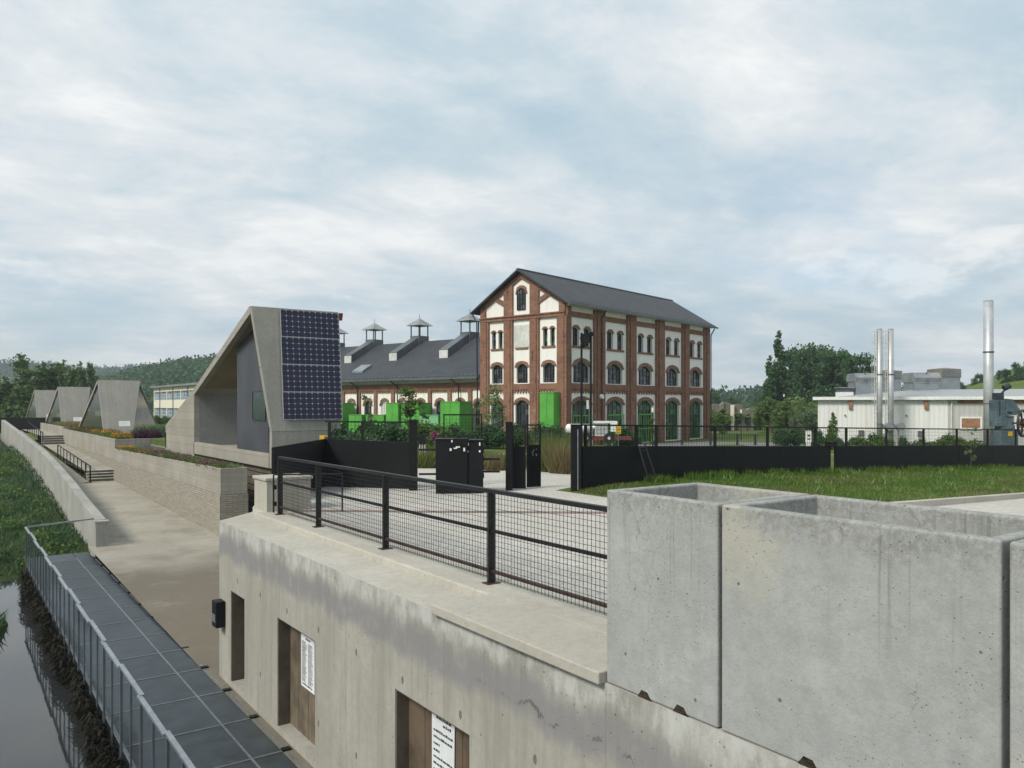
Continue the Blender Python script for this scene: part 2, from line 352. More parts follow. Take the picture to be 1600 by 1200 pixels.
def m_leaf(name, a, b, c=None):
    t = NT(name); g = t.N.new('ShaderNodeNewGeometry')
    r = g.outputs['Random Per Island']
    oi = t.N.new('ShaderNodeObjectInfo')
    clump = t.rng(t.noise(.5, 4, .6), .36, .62)
    col = t.mix(r, a, b)
    col = t.mix(t.math('MULTIPLY', clump, .45), col, c or tuple(x*1.5 for x in b))
    col = t.mix(t.math('MULTIPLY', oi.outputs['Random'], .3), col, tuple(x*.6 for x in a))
    t.set('Base Color', col); t.set('Roughness', .65); t.set('Specular IOR Level', .25)
    tr = t.N.new('ShaderNodeBsdfTranslucent'); t.L.new(col, tr.inputs[0])
    mx = t.N.new('ShaderNodeMixShader'); mx.inputs[0].default_value = .34
    t.L.new(t.p.outputs[0], mx.inputs[1]); t.L.new(tr.outputs[0], mx.inputs[2]); t.L.new(mx.outputs[0], t.out.inputs[0]); t.done(name)
m_leaf('leaf_dark', (0.035, 0.079, 0.038), (0.070, 0.149, 0.056), (0.114, 0.201, 0.074))
m_leaf('leaf_mid', (0.054, 0.109, 0.028), (0.116, 0.194, 0.046), (0.163, 0.240, 0.070))
m_leaf('leaf_pale', (0.087, 0.152, 0.041), (0.167, 0.254, 0.072), (0.217, 0.297, 0.109))
m_leaf('leaf_grey', (0.083, 0.128, 0.068), (0.150, 0.203, 0.112))
m_leaf('leaf_far', (0.044, 0.090, 0.056), (0.080, 0.140, 0.076), (0.110, 0.180, 0.100))
m_leaf('grass_blade', (0.048, 0.111, 0.015), (0.111, 0.195, 0.027), (0.147, 0.211, 0.037))
m_leaf('dry_grass', (.16, .15, .06), (.26, .21, .11), (.30, .22, .13))
m_leaf('weed', (.010, .009, .006), (.022, .020, .011), (.030, .028, .014))
m_leaf('petals_pink', (.22, .05, .11), (.36, .13, .20), (.30, .10, .24))
m_leaf('petals_orange', (.62, .24, .012), (.72, .33, .03), (.75, .28, .02))
m_leaf('petals_red', (.30, .045, .03), (.42, .13, .05), (.38, .10, .05))
m_leaf('petals_purple', (.045, .012, .03), (.085, .03, .05), (.06, .02, .04))
def m_ground(name, a, b, c):
    t = NT(name); n = t.rng(t.noise(.25, 7, .62), .35, .65); n2 = t.rng(t.noise(5, 6, .7), .35, .7)
    col = t.mix(n, a, b); col = t.mix(t.math('MULTIPLY', n2, .5), col, c)
    t.set('Base Color', col); t.set('Roughness', .95); t.set('Specular IOR Level', .1); t.bump(n2, .7, .06); t.done(name)
m_ground('grass_ground', (.095, .145, .034), (.135, .175, .05), (.065, .10, .026))
m_ground('bank_ground', (.03, .05, .016), (.05, .075, .022), (.05, .042, .025))
m_ground('hill_ground', (.06, .10, .05), (.08, .12, .055), (.05, .08, .045))
m_ground('soil', (.055, .042, .03), (.08, .06, .042), (.035, .03, .022))
m_ground('litter', (.10, .055, .035), (.13, .08, .05), (.05, .035, .025))
simple('black_steel', (.008, .0085, .0095), .55, 0, .3, 3, 0, .25); simple('black_sheet', (.0062, .0068, .0078), .6, 0, .35, .8, 0, .22)
simple('dark_steel', (.019, .019, .020), .5, .2, .3, 8, 0, .35); simple('rust_steel', (.05, .028, .022), .6, .2, .4, 8)
simple('galvanised', (.34, .37, .39), .42, .75, .2, 9); simple('stack_steel', (.50, .51, .52), .5, .45, .22, 1.2)
simple('grating', (.055, .067, .077), .5, .45, .35, 2.5); simple('grating_edge', (.21, .23, .24), .5, .6, .2, 8)
simple('bark', (.10, .08, .06), .9, 0, .35, 8, .5); simple('birch_bark', (.55, .53, .48), .8, 0, .35, 6)
simple('green_paint', (.085, .33, .045), .45, 0, .16, 1.3); simple('pale_green', (.17, .42, .20), .45, 0, .1, .5); simple('frame_green', (.03, .17, .04), .5, 0, .15)
simple('white_paint', (.72, .72, .70), .45, 0, .1); simple('off_white', (.56, .56, .53), .5, 0, .15, 3)
simple('yellow_paint', (.68, .42, .02), .5, 0, .12); simple('red_paint', (.14, .035, .03), .6, 0, .35)
simple('dark_panel', (.052, .056, .064), .55, 0, .22, .9); simple('zinc', (.27, .285, .29), .5, .4, .25, 1.5); simple('zinc_dark', (.12, .13, .14), .5, .3, .25, 1.5)
simple('machine_paint', (.085, .125, .145), .5, .1, .35, 2.5); simple('machine_dark', (.03, .035, .045), .5, .2, .3, 3)
simple('plywood', (.26, .13, .065), .75, 0, .3, 2.5); simple('wood_slat', (.10, .082, .058), .8, 0, .35, 3)
simple('door_board', (.125, .098, .065), .8, 0, .45, 2.2, .2); simple('rust_board', (.085, .060, .038), .85, 0, .5, 3, .3); simple('paper', (.66, .68, .68), .7, 0, .06); simple('ink', (.05, .05, .055), .8, 0, .1)
simple('red_pavers', (.21, .145, .12), .9, 0, .2, 3); simple('asphalt', (.17, .17, .165), .9, 0, .2, 3); simple('rubber', (.015, .015, .016), .8, 0, .2)
simple('glass_white', (.75, .75, .70), .3, 0, .05); simple('rust_red', (.16, .04, .025), .6, .2, .4, 4); simple('blue_paint', (.10, .22, .36), .5, 0, .3, 4)
def m_solar():
    t = NT('solar_cells'); o = t.sep()
    cx, cy = .2425, .212
    fx = t.math('ABSOLUTE', t.math('SUBTRACT', t.math('FRACT', t.math('DIVIDE', o[0], cx)), .5))
    fy = t.math('ABSOLUTE', t.math('SUBTRACT', t.math('FRACT', t.math('DIVIDE', o[2], cy)), .5))
    ln = t.math('MAXIMUM', t.rng(fx, .462, .478), t.rng(fy, .462, .478))
    dia = t.rng(t.math('ADD', fx, fy), .83, .87)
    n = t.N.new('ShaderNodeTexWhiteNoise'); n.noise_dimensions = '2D'
    cmb = t.N.new('ShaderNodeCombineXYZ'); t.L.new(t.math('FLOOR', t.math('DIVIDE', o[0], cx)), cmb.inputs[0]); t.L.new(t.math('FLOOR', t.math('DIVIDE', o[2], cy)), cmb.inputs[1]); t.L.new(cmb.outputs[0], n.inputs['Vector'])
    c = t.mix(n.outputs['Value'], (.012, .013, .034), (.018, .018, .045))
    c = t.mix(t.math('MULTIPLY', ln, .34), c, (.24, .26, .32)); c = t.mix(t.math('MULTIPLY', dia, .8), c, (.48, .50, .56))
    t.set('Base Color', c); t.set('Roughness', .3); t.set('Specular IOR Level', .3); t.done('solar_cells')
m_solar()

# ---------------------------------------------------------------- mesh helpers
class MB:
    def __init__(s): s.v = []; s.f = []
    def add(s, vs, fs):
        b = len(s.v); s.v += [tuple(p) for p in vs]; s.f += [tuple(i+b for i in q) for q in fs]; return s
    def box(s, x0, y0, z0, x1, y1, z1, M=None):
        vs = [Vector(p) for p in ((x0,y0,z0),(x1,y0,z0),(x1,y1,z0),(x0,y1,z0),(x0,y0,z1),(x1,y0,z1),(x1,y1,z1),(x0,y1,z1))]
        if M is not None: vs = [M @ p for p in vs]
        return s.add(vs, [(0,3,2,1),(4,5,6,7),(0,1,5,4),(1,2,6,5),(2,3,7,6),(3,0,4,7)])
    def hexa(s, p):        # eight corners, bottom four then top four, both counter-clockwise
        return s.add(p, [(0,3,2,1),(4,5,6,7),(0,1,5,4),(1,2,6,5),(2,3,7,6),(3,0,4,7)])
    def bar(s, a, b, w, h=None, up=(0, 0, 1)):
        a = Vector(a); b = Vector(b); h = h or w; d = (b-a).normalized(); u = Vector(up)
        if abs(d.dot(u)) > .98: u = Vector((0, 1, 0)) if abs(d.y) < .9 else Vector((1, 0, 0))
        x = d.cross(u).normalized(); y = x.cross(d).normalized()
        c = [(-w/2, -h/2), (w/2, -h/2), (w/2, h/2), (-w/2, h/2)]
        return s.add([a+x*i+y*j for i, j in c]+[b+x*i+y*j for i, j in c], [(0,1,2,3),(7,6,5,4),(0,4,5,1),(1,5,6,2),(2,6,7,3),(3,7,4,0)])
    def tube(s, a, b, r0, r1=None, n=8, cap=True):
        a = Vector(a); b = Vector(b); r1 = r0 if r1 is None else r1; d = (b-a).normalized()
        u = Vector((0, 0, 1)) if abs(d.z) < .9 else Vector((1, 0, 0)); x = d.cross(u).normalized(); y = x.cross(d)
        vs = []
        for p, r in ((a, r0), (b, r1)):
            for k in range(n):
                t = 2*math.pi*k/n; vs.append(p+x*(r*math.cos(t))+y*(r*math.sin(t)))
        fs = [(k, k+n, (k+1) % n+n, (k+1) % n) for k in range(n)]
        if cap: fs += [tuple(range(n)), tuple(range(2*n-1, n-1, -1))]
        return s.add(vs, fs)
    def path(s, pts, r0, r1=None, n=6):
        r1 = r0 if r1 is None else r1; m = len(pts)-1
        for i in range(m): s.tube(pts[i], pts[i+1], r0+(r1-r0)*i/m, r0+(r1-r0)*(i+1)/m, n)
        return s
    def ring(s, c, ax, R_, r, n=20, k=6):
        c = Vector(c); ax = Vector(ax).normalized(); u = Vector((0, 0, 1)) if abs(ax.z) < .9 else Vector((1, 0, 0)); x = ax.cross(u).normalized(); y = x.cross(ax)
        vs = []; fs = []
        for i in range(n):
            t = 2*math.pi*i/n; d = x*math.cos(t)+y*math.sin(t)
            for j in range(k):
                q = 2*math.pi*j/k; vs.append(c+d*(R_+r*math.cos(q))+ax*(r*math.sin(q)))
        for i in range(n):
            for j in range(k): fs.append((i*k+j, ((i+1) % n)*k+j, ((i+1) % n)*k+(j+1) % k, i*k+(j+1) % k))
        return s.add(vs, fs)
    def ball(s, c, r, n=12, m=8, sc=(1, 1, 1)):
        vs = []; fs = []
        for i in range(m+1):
            a = math.pi*i/m
            for j in range(n):
                b = 2*math.pi*j/n; vs.append((c[0]+r*sc[0]*math.sin(a)*math.cos(b), c[1]+r*sc[1]*math.sin(a)*math.sin(b), c[2]+r*sc[2]*math.cos(a)))
        for i in range(m):
            for j in range(n): fs.append((i*n+j, (i+1)*n+j, (i+1)*n+(j+1) % n, i*n+(j+1) % n))
        return s.add(vs, fs)
    def prism(s, poly, z0, z1):      # poly counter-clockwise in XY
        n = len(poly); vs = [(p[0], p[1], z0) for p in poly]+[(p[0], p[1], z1) for p in poly]
        return s.add(vs, [tuple(range(n-1, -1, -1)), tuple(range(n, 2*n))]+[(i, (i+1) % n, (i+1) % n+n, i+n) for i in range(n)])
    def solid(s, face, off):         # a planar outline and its offset copy
        face = [Vector(p) for p in face]; n = len(face); off = Vector(off)
        return s.add(face+[p+off for p in face], [tuple(range(n-1, -1, -1)), tuple(range(n, 2*n))]+[(i, (i+1) % n, (i+1) % n+n, i+n) for i in range(n)])
    def mesh(s, name):
        me = bpy.data.meshes.new(name); me.from_pydata(s.v, [], s.f); me.update(); return me
def link(name, me, mat, parent=None):
    if isinstance(me, MB): me = me.mesh(name)
    o = bpy.data.objects.new(name, me); COL.objects.link(o)
    if mat and not me.materials: me.materials.append(MATS[mat])
    if parent: o.parent = parent
    return o
def fixn(o):
    import bmesh
    bm = bmesh.new(); bm.from_mesh(o.data); bmesh.ops.recalc_face_normals(bm, faces=bm.faces); bm.to_mesh(o.data); bm.free(); return o
def bevel(o, w=.012, seg=2):
    m = o.modifiers.new('bevel', 'BEVEL'); m.width = w; m.segments = seg; m.limit_method = 'ANGLE'; m.angle_limit = R(40); return o
def smooth(o):
    for p in o.data.polygons: p.use_smooth = True
    return o
def tag(o, label, cat, group=None):
    o['label'] = label; o['category'] = cat
    if group: o['group'] = group
    return o
def thing(name, label, cat, loc=(0, 0, 0), rz=0.0, group=None):
    o = bpy.data.objects.new(name, None); o.empty_display_size = .3; COL.objects.link(o); o.location = loc; o.rotation_euler = (0, 0, rz)
    return tag(o, label, cat, group)
def struct(o): o['kind'] = 'structure'; return o
def stuff(o, label=None, cat=None):
    o['kind'] = 'stuff'
    if label: o['label'] = label; o['category'] = cat
    return o
KIDS = {}
def kids(o): return [c for c in COL.objects if c.parent == o]
def dup(o, loc=None, rz=None, sc=None, label=None, parent=None, plan=None):
    plan = plan if plan is not None else family(o)
    c = o.copy(); COL.objects.link(c)
    if parent: c.parent = parent
    if loc is not None: c.location = loc
    if rz is not None: c.rotation_euler = (0, 0, rz)
    if sc is not None: c.scale = sc if isinstance(sc, tuple) else (sc, sc, sc)
    if label: c['label'] = label
    for k, sub in plan: dup(k, parent=c, plan=sub)
    return c
def family(o): return [(k, family(k)) for k in kids(o)]

# ---------------------------------------------------------------- ground, plaza, path, water
def grid_sheet(name, xs, ys, zf, mat):
    vs = [(x, y, zf(x, y)) for y in ys for x in xs]; n = len(xs)
    fs = [(j*n+i, j*n+i+1, (j+1)*n+i+1, (j+1)*n+i) for j in range(len(ys)-1) for i in range(n-1)]
    me = bpy.data.meshes.new(name); me.from_pydata(vs, [], fs); me.update()
    return link(name, me, mat)
def zterr(x, y):
    if x > 10.68: return gz(x, y)-.05
    return -4.3+3.3*min(max((y-60)/60, 0), 1) if x > -60 else -1.2
xs = [-3000, -900, -300, -120, -60, -30, -10, 2, 10.6, 10.7, 14, 18, 24, 30, 36, 44, 60, 90, 140, 250, 500, 1200, 3000]
ys = [-3000, -700, -150, -40, -15, 0, 10, 20, 30, 40, 50, 60, 75, 90, 105, 120, 150, 220, 400, 900, 3000]
struct(grid_sheet('ground', xs, ys, zterr, 'grass_ground'))
PLZ = [(4.93, -25), (48, -25), (48, 9.0), (12.25, 9.0), (12.3, 14.7), (14.5, 15.6), (21.0, 19.5), (15.6, 24.6), (13.5, 27), (10.7, 25), (10.7, 22.2), (7.7, 20.1), (5.6, 17.35), (5.15, 16.3), (4.93, 15.45)]
def plaza():
    m = MB(); n = len(PLZ)
    top = [(x, y, gz(x, y) if x < 30 else gz(x, y)) for x, y in PLZ]
    m.add(top+[(x, y, -4.2) for x, y in PLZ], [(i, i+n, (i+1) % n+n, (i+1) % n) for i in range(n)])
    # top as a fan of strips so that the slope past X=12.5 stays even
    o = link('plaza', m, 'pavers')
    import bmesh
    bm = bmesh.new(); bm.from_mesh(o.data); bm.verts.ensure_lookup_table()
    f = bm.faces.new([bm.verts[i] for i in range(n)]); bmesh.ops.triangulate(bm, faces=[f])
    bmesh.ops.bisect_plane(bm, geom=bm.verts[:]+bm.edges[:]+bm.faces[:], plane_co=(12.5, 0, 0), plane_no=(1, 0, 0))
    for v in bm.verts:
        if v.co.z > -2: v.co.z = gz(v.co.x, v.co.y)
    bmesh.ops.recalc_face_normals(bm, faces=bm.faces); bm.to_mesh(o.data); bm.free()
    return struct(o)
plaza()
m = MB()
for d0, d1, l0, l1 in ((15.25, 15.55, -4.6, 2.6),):
    m.add([cw(l0, d0+.35, .004), cw(l1, d0, .004), cw(l1, d1-.0, .004), cw(l0, d1+.3, .004)], [(0, 1, 2, 3)])
struct(link('paving_stripe', m, 'red_pavers'))
# lower level path that climbs in stages beside the planters
def zpath(y): return -3.0+.55*min(max((y-16)/36, 0), 1)
ysp = [-25, 0, 16, 24, 30.7]
struct(grid_sheet('lower_path', [4.06, 5.5, 7.0, 8.6, 10.8], ysp, lambda x, y: zpath(y), 'path_concrete'))
def zramp(y): return -2.45+.55*min(max((y-52.6)/16, 0), 1)+1.3*min(max((y-68.6)/36, 0), 1)
def wallx(y): return float(np.interp(y, [30.8, 36, 40.5, 49, 58, 75, 104], [4.3, 4.42, 4.55, 4.8, 5.0, 5.1, 5.2]))+.15
def edge_sheet(name, ys_, zf, x1):
    vs = []; 
    for y in ys_: vs += [(wallx(y), y, zf(y)), (x1, y, zf(y))]
    m = MB().add(vs, [(2*i, 2*i+1, 2*i+3, 2*i+2) for i in range(len(ys_)-1)]); return struct(link(name, m, 'path_concrete'))
edge_sheet('ramp', [52.6, 56, 60, 64, 68.6, 76, 84, 92, 104], zramp, 7.0)
edge_sheet('lower_path', [30.7, 36, 42, 48, 52.6], zpath, 10.8)
struct(grid_sheet('upper_path', [7.0, 8.7], [54.1, 60, 68, 78.5], lambda x, y: -1.9+.58*(y-54.1)/24.4, 'path_concrete'))
struct(grid_sheet('top_path', [7.0, 8.7], [80.1, 92, 104], lambda x, y: -.62, 'path_concrete'))
struct(grid_sheet('water', [-80, 2.5], [-60, 30.5], lambda x, y: -3.62, 'water'))
# grassy bank left of the low wall
rb = random.Random(3)
def zbank(x, y):
    base = -3.05+2.2*min(max((y-40)/60, 0), 1)
    edge = 29.3+.5*math.sin(x*1.3)
    if y < 33: base = -3.05-.95*min(max((33-y)/4.0, 0), 1)**.7
    # the spit of grass on the far side of the channel
    d = math.hypot((x-.45)/1.1, (y-24.2)/2.6)
    if y < 30: base = max(base, -3.28-.75*max(d-.35, 0))
    return base+.06*math.sin(x*2.1+y*.7)*math.sin(y*1.9-x)
struct(grid_sheet('grass_bank', [-80, -40, -20, -10, -6, -4, -3, -2.2, -1.5, -.9, -.4, 0, .35, .7, 1.0, 1.3, 1.6, 1.9, 2.2, 2.7, 3.3, 4.35], [18+.45*i for i in range(34)]+[34, 36, 39, 43, 48, 54, 62, 72, 85, 110], zbank, 'bank_ground'))
# grass plot inside the fence
def zplot(x, y):
    a = min(max((y-9.2)/5.2, 0), 1); b = min(max((x-13.0)/4.5, 0), 1)
    e = min(max((x-12.2)/1.2, 0), 1)
    return gz(x, y)+.006+(.024+.10*min(max((y-9.2)/.5,0),1)+.17*a*b)*e
struct(grid_sheet('grass_plot', [12.2, 12.6, 12.9, 13.4, 14.2, 15.5, 17, 19, 22, 26, 30, 34, 40], [9.2, 9.7, 10.5, 11.5, 12.5, 13.5, 14.4, 15.2], zplot, 'grass_ground'))
m = MB()
for i in range(14):
    x0 = 12.3+2.4*i; x1 = x0+2.385
    m.hexa([(x0, 8.98, gz(x0, 9)-.2), (x1, 8.98, gz(x1, 9)-.2), (x1, 9.2, gz(x1, 9)-.2), (x0, 9.2, gz(x0, 9)-.2), (x0, 9.0, gz(x0, 9)+.14), (x1, 9.0, gz(x1, 9)+.14), (x1, 9.2, gz(x1, 9)+.14), (x0, 9.2, gz(x0, 9)+.14)])
tag(link('kerb', m, 'coping'), 'pale concrete kerb edging the grass plot behind the grey blocks', 'kerb')

def blades(name, pts, hgt, w, mat, seed=1, lean=.35):
    rg = np.random.default_rng(seed); n = len(pts); P = np.array(pts)
    h = hgt*rg.uniform(.5, 1.25, n); a = rg.uniform(0, 2*np.pi, n); ww = w*rg.uniform(.7, 1.3, n)
    dx, dy = np.cos(a), np.sin(a); b = rg.uniform(0, 2*np.pi, n); ln = h*lean*rg.uniform(.2, 1.4, n)
    V = np.empty((n, 3, 3))
    V[:, 0] = P+np.stack([dx*ww, dy*ww, 0*ww], 1); V[:, 1] = P-np.stack([dx*ww, dy*ww, 0*ww], 1)
    V[:, 2] = P+np.stack([np.cos(b)*ln, np.sin(b)*ln, h], 1)
    me = bpy.data.meshes.new(name); me.from_pydata(V.reshape(-1, 3).tolist(), [], np.arange(3*n).reshape(-1, 3).tolist()); me.update()
    return link(name, me, mat)
rr = random.Random(11)
pts = []
for i in range(38000):
    y = 9.25+5.3*rr.random()**.8; x = 12.35+(24*rr.random()**1.5)
    pts.append((x, y, zplot(x, y)-.01))
stuff(blades('grass', pts, .075, .011, 'grass_blade', 2), 'bright green grass of the plot in front of the long black fence', 'grass')
pts = []
for i in range(5000):
    x = 14.6+20*rr.random()**1.4; y = 14.0+.6*rr.random()
    if math.sin(x*2.3)+math.sin(x*5.1+1) > -.2: pts.append((x, y, zplot(x, y)-.01))
stuff(blades('tall_grass', pts, .20, .013, 'grass_blade', 5), 'taller uncut grass along the foot of the long black fence', 'grass')
pts = []
while len(pts) < 42000:
    x = -5+10.0*rr.random(); y = 21+60*rr.random()**1.7
    if y > 30 and x > wallx(y)-.15: continue
    if y <= 30 and x > 2.1: continue
    z = zbank(x, y)
    if z > -3.58: pts.append((x, y, z-.02))
stuff(blades('bank_grass', pts[::2], .26, .03, 'leaf_dark', 4, .9), 'rank green growth covering the bank beside the channel', 'grass')
pts = []
for i in range(4500):
    x = 2.25+1.9*rr.random(); y = 30.15+1.2*rr.random()**1.5
    pts.append((x, y, zbank(x, y)+.02))
stuff(blades('leaf_litter', pts, .09, .04, 'litter', 6, 1.5), 'brown leaf litter at the far end of the steel walkway', 'leaf litter')

pts = []
while len(pts) < 5200:
    y = 9.22+5.2*rr.random(); x = 12.25+22*rr.random()**1.4
    if math.sin(x*1.1+y*.9)+math.sin(x*.43-y*1.7+2)+.6*rr.random() > .75 or y < 9.5: pts.append((x, y, zplot(x, y)-.01))
stuff(blades('dry_blades', pts, .09, .012, 'dry_grass', 12, .8), 'straw coloured dry patches in the lawn before the black fence', 'grass')
pts = []
while len(pts) < 900:
    y = 9.3+5.0*rr.random(); x = 12.5+20*rr.random()**1.3
    if math.sin(x*3.1)+math.sin(y*4.3+x) > 1.1: pts.append((x, y, zplot(x, y)))
stuff(blades('lawn_weeds', pts, .16, .03, 'leaf_pale', 13, .7), 'broad leaved weeds scattered through the lawn', 'weeds')

# ---------------------------------------------------------------- facade helper: wall with real openings
def facade(mb, O, U, N, u0, u1, rows, depth):
    O = Vector(O); U = Vector(U); N = Vector(N); Z = Vector((0, 0, 1))
    P = lambda u, z, p=0: O+U*u+Z*z+N*p
    q = lambda a, b, c, d: mb.add([a, b, c, d], [(0, 1, 2, 3)])
    for za, zb, ops in rows:
        x = u0
        for (a, b, bot, spr, rise) in ops:
            if a > x: q(P(x, za), P(a, za), P(a, zb), P(x, zb))
            if bot > za: q(P(a, za), P(b, za), P(b, bot), P(a, bot))
            n = 8 if rise > 0 else 1
            arc = [(a+(b-a)*i/n, spr+rise*(1-(2*i/n-1)**2)) for i in range(n+1)]
            for i in range(n): q(P(*arc[i]), P(*arc[i+1]), P(arc[i+1][0], zb), P(arc[i][0], zb))
            loop = [(a, bot)]+arc+[(b, bot)]
            for i in range(len(loop)-1): q(P(*loop[i]), P(*loop[i], -depth), P(*loop[i+1], -depth), P(*loop[i+1]))
            q(P(a, bot), P(b, bot), P(b, bot, -depth), P(a, bot, -depth))
            x = b
        if x < u1: q(P(x, za), P(u1, za), P(u1, zb), P(x, zb))
def fbox(mb, O, U, N, u0, u1, z0, z1, p0, p1):
    O = Vector(O); U = Vector(U); N = Vector(N); Z = Vector((0, 0, 1)); P = lambda u, z, p: O+U*u+Z*z+N*p
    mb.hexa([P(u0, z0, p1), P(u1, z0, p1), P(u1, z0, p0), P(u0, z0, p0), P(u0, z1, p1), P(u1, z1, p1), P(u1, z1, p0), P(u0, z1, p0)])
def fpoly(mb, O, U, N, pts, p0, p1):
    O = Vector(O); U = Vector(U); N = Vector(N); Z = Vector((0, 0, 1))
    mb.solid([O+U*u+Z*z+N*p0 for u, z in pts], N*(p1-p0))
def farch(mb, O, U, N, a, b, spr, rise, th, p0, p1, drop=.12, n=8):
    ins = [(a+(b-a)*i/n, spr+rise*(1-(2*i/n-1)**2)) for i in range(n+1)]
    outs = [(a-th*.8+(b-a+1.6*th)*i/n, spr+rise*(1-(2*i/n-1)**2)+th) for i in range(n+1)]
    ins[0] = (a, spr-drop); ins[-1] = (b, spr-drop); outs[0] = (a-th*.8, spr-drop); outs[-1] = (b+th*.8, spr-drop)
    for i in range(n): fpoly(mb, O, U, N, [ins[i], ins[i+1], outs[i+1], outs[i]], p0, p1)
WIN = {}
def window(parent, O, U, N, a, b, bot, spr, rise, depth, pane='dark_pane', frame='dark_steel', cols=3, rows=4, name='window', half=None):
    w = round(b-a, 2); hs = round(spr-bot, 2); key = (w, hs, rise, cols, rows, pane, frame, half)
    n = 8 if rise > 0 else 1
    if key not in WIN:
        arc = [(w*i/n, hs+rise*(1-(2*i/n-1)**2)) for i in range(n+1)]
        g = MB().solid([(0, .05, 0)]+[(x, .05, z) for x, z in arc][:1]+[(x, .05, z) for x, z in arc][1:]+[(w, .05, 0)], (0, .03, 0))
        top = lambda x: hs+rise*(1-(2*x/w-1)**2)-.02
        f = MB(); t = .05
        f.box(0.01, 0, .01, t+.01, .045, hs); f.box(w-t-.01, 0, .01, w-.01, .045, hs); f.box(t+.01, 0, .01, w-t-.01, .045, t+.01)
        for i in range(n): f.bar((arc[i][0]*.98+.01*w, .022, arc[i][1]-.035), (arc[i+1][0]*.98+.01*w, .022, arc[i+1][1]-.035), .044, .06, (0, 0, 1))
        for c in range(1, cols):
            x = w*c/cols; f.box(x-.02, .004, t+.01, x+.02, .04, top(x))
        for r_ in range(1, rows):
            z = (hs+rise*.8)*r_/rows; f.box(t+.01, .008, z-.018, w-t-.01, .036, z+.018)
        WIN[key] = (g.mesh('pane'), f.mesh(name))
    gm, fm = WIN[key]
    O = Vector(O); U = Vector(U); N = Vector(N)
    o = link(name, fm, frame, parent)
    p = O+U*a+Vector((0, 0, bot))-N*(depth-.0)
    o.location = p; o.rotation_euler = (0, 0, math.atan2(U.y, U.x))
    link('pane', gm, pane, o)
    return o

# ---------------------------------------------------------------- retaining wall with niches, ledge and slab
XW = 4.24
def retaining():
    t = thing('retaining_wall', 'long weathered concrete retaining wall with three boarded niches and a damp grey band', 'wall', (XW, 5, -3))
    U = Vector((0, -1, 0)); N = Vector((-1, 0, 0)); O = Vector((0, 10.4, 0))
    rows = [(0, 3-.09, [])]
    ops = [(15.4-14.66, 15.4-13.86, .1, 1.74, 0), (15.4-12.2, 15.4-10.66, .1, 1.79, 0), (15.4-8.24, 15.4-6.65, .1, 1.83, 0)]
    m = MB(); facade(m, O, U, N, 0, 45, [(-1.0, 2.91, ops)], .4)
    b = lambda x, y, z: (x-XW, y-5, z+3)
    # top ledge, end face, the diagonal end
    Q = [(4.24, -29.6), (4.93, -29.6), (4.93, 15.45), (5.15, 16.3), (4.24, 15.4)]
    lg = MB().add([b(x, y, -.09) for x, y in Q], [tuple(range(len(Q)))]); link('ledge', lg, 'coping', t)
    m.add([b(4.24, 15.4, -4), b(5.15, 16.3, -4), b(5.15, 16.3, -.09), b(4.24, 15.4, -.09)], [(0, 3, 2, 1)])
    o = link('wall', m, 'wall_concrete', t)
    o.data.transform(Matrix.Translation((XW, 5, -3))); o.location = (-XW, -5, 3)   # the concrete pattern runs in place coordinates
    for (a, c, z1, dep, mat) in ((13.86, 14.66, 1.74, .40, 'wood_slat'), (10.66, 12.2, 1.79, .2, 'door_board'), (6.65, 8.24, 1.83, .17, 'rust_board')):
        k = MB(); k.box(dep, a-5+.003, .1, dep+.04, c-5-.003, z1)
        for i in range(1, 4): k.box(dep-.006, a-5+(c-a)*i/4-.006, .1, dep+.01, a-5+(c-a)*i/4+.006, z1)
        link('board', k, mat, t)
        j = MB().box(.012, c-5-.02, .1, dep, c-5-.002, z1-.002).box(.012, a-5+.002, z1-.02, dep, c-5-.02, z1-.002)  # dark boards added to stand for the shade on jamb and head
        link('niche_shade_boards', j, 'wood_slat', t)
    s = MB().box(4.17-XW, 4.668-5, 2.905, 4.945-XW, 7.3-5, 3.004)
    bevel(link('coping_slab', s, 'coping', t), .01)
    k = MB().box(4.912-XW, 7.31-5, 2.86, 5.62-XW, 15.4-5, 3.006)
    bevel(link('kerb_ledge', k, 'coping', t), .02)
    k = MB().box(4.95-XW, -20-5, 2.86, 5.62-XW, 7.3-5, 3.0065)
    link('kerb_ledge', k, 'coping', t)
    return t
retaining()
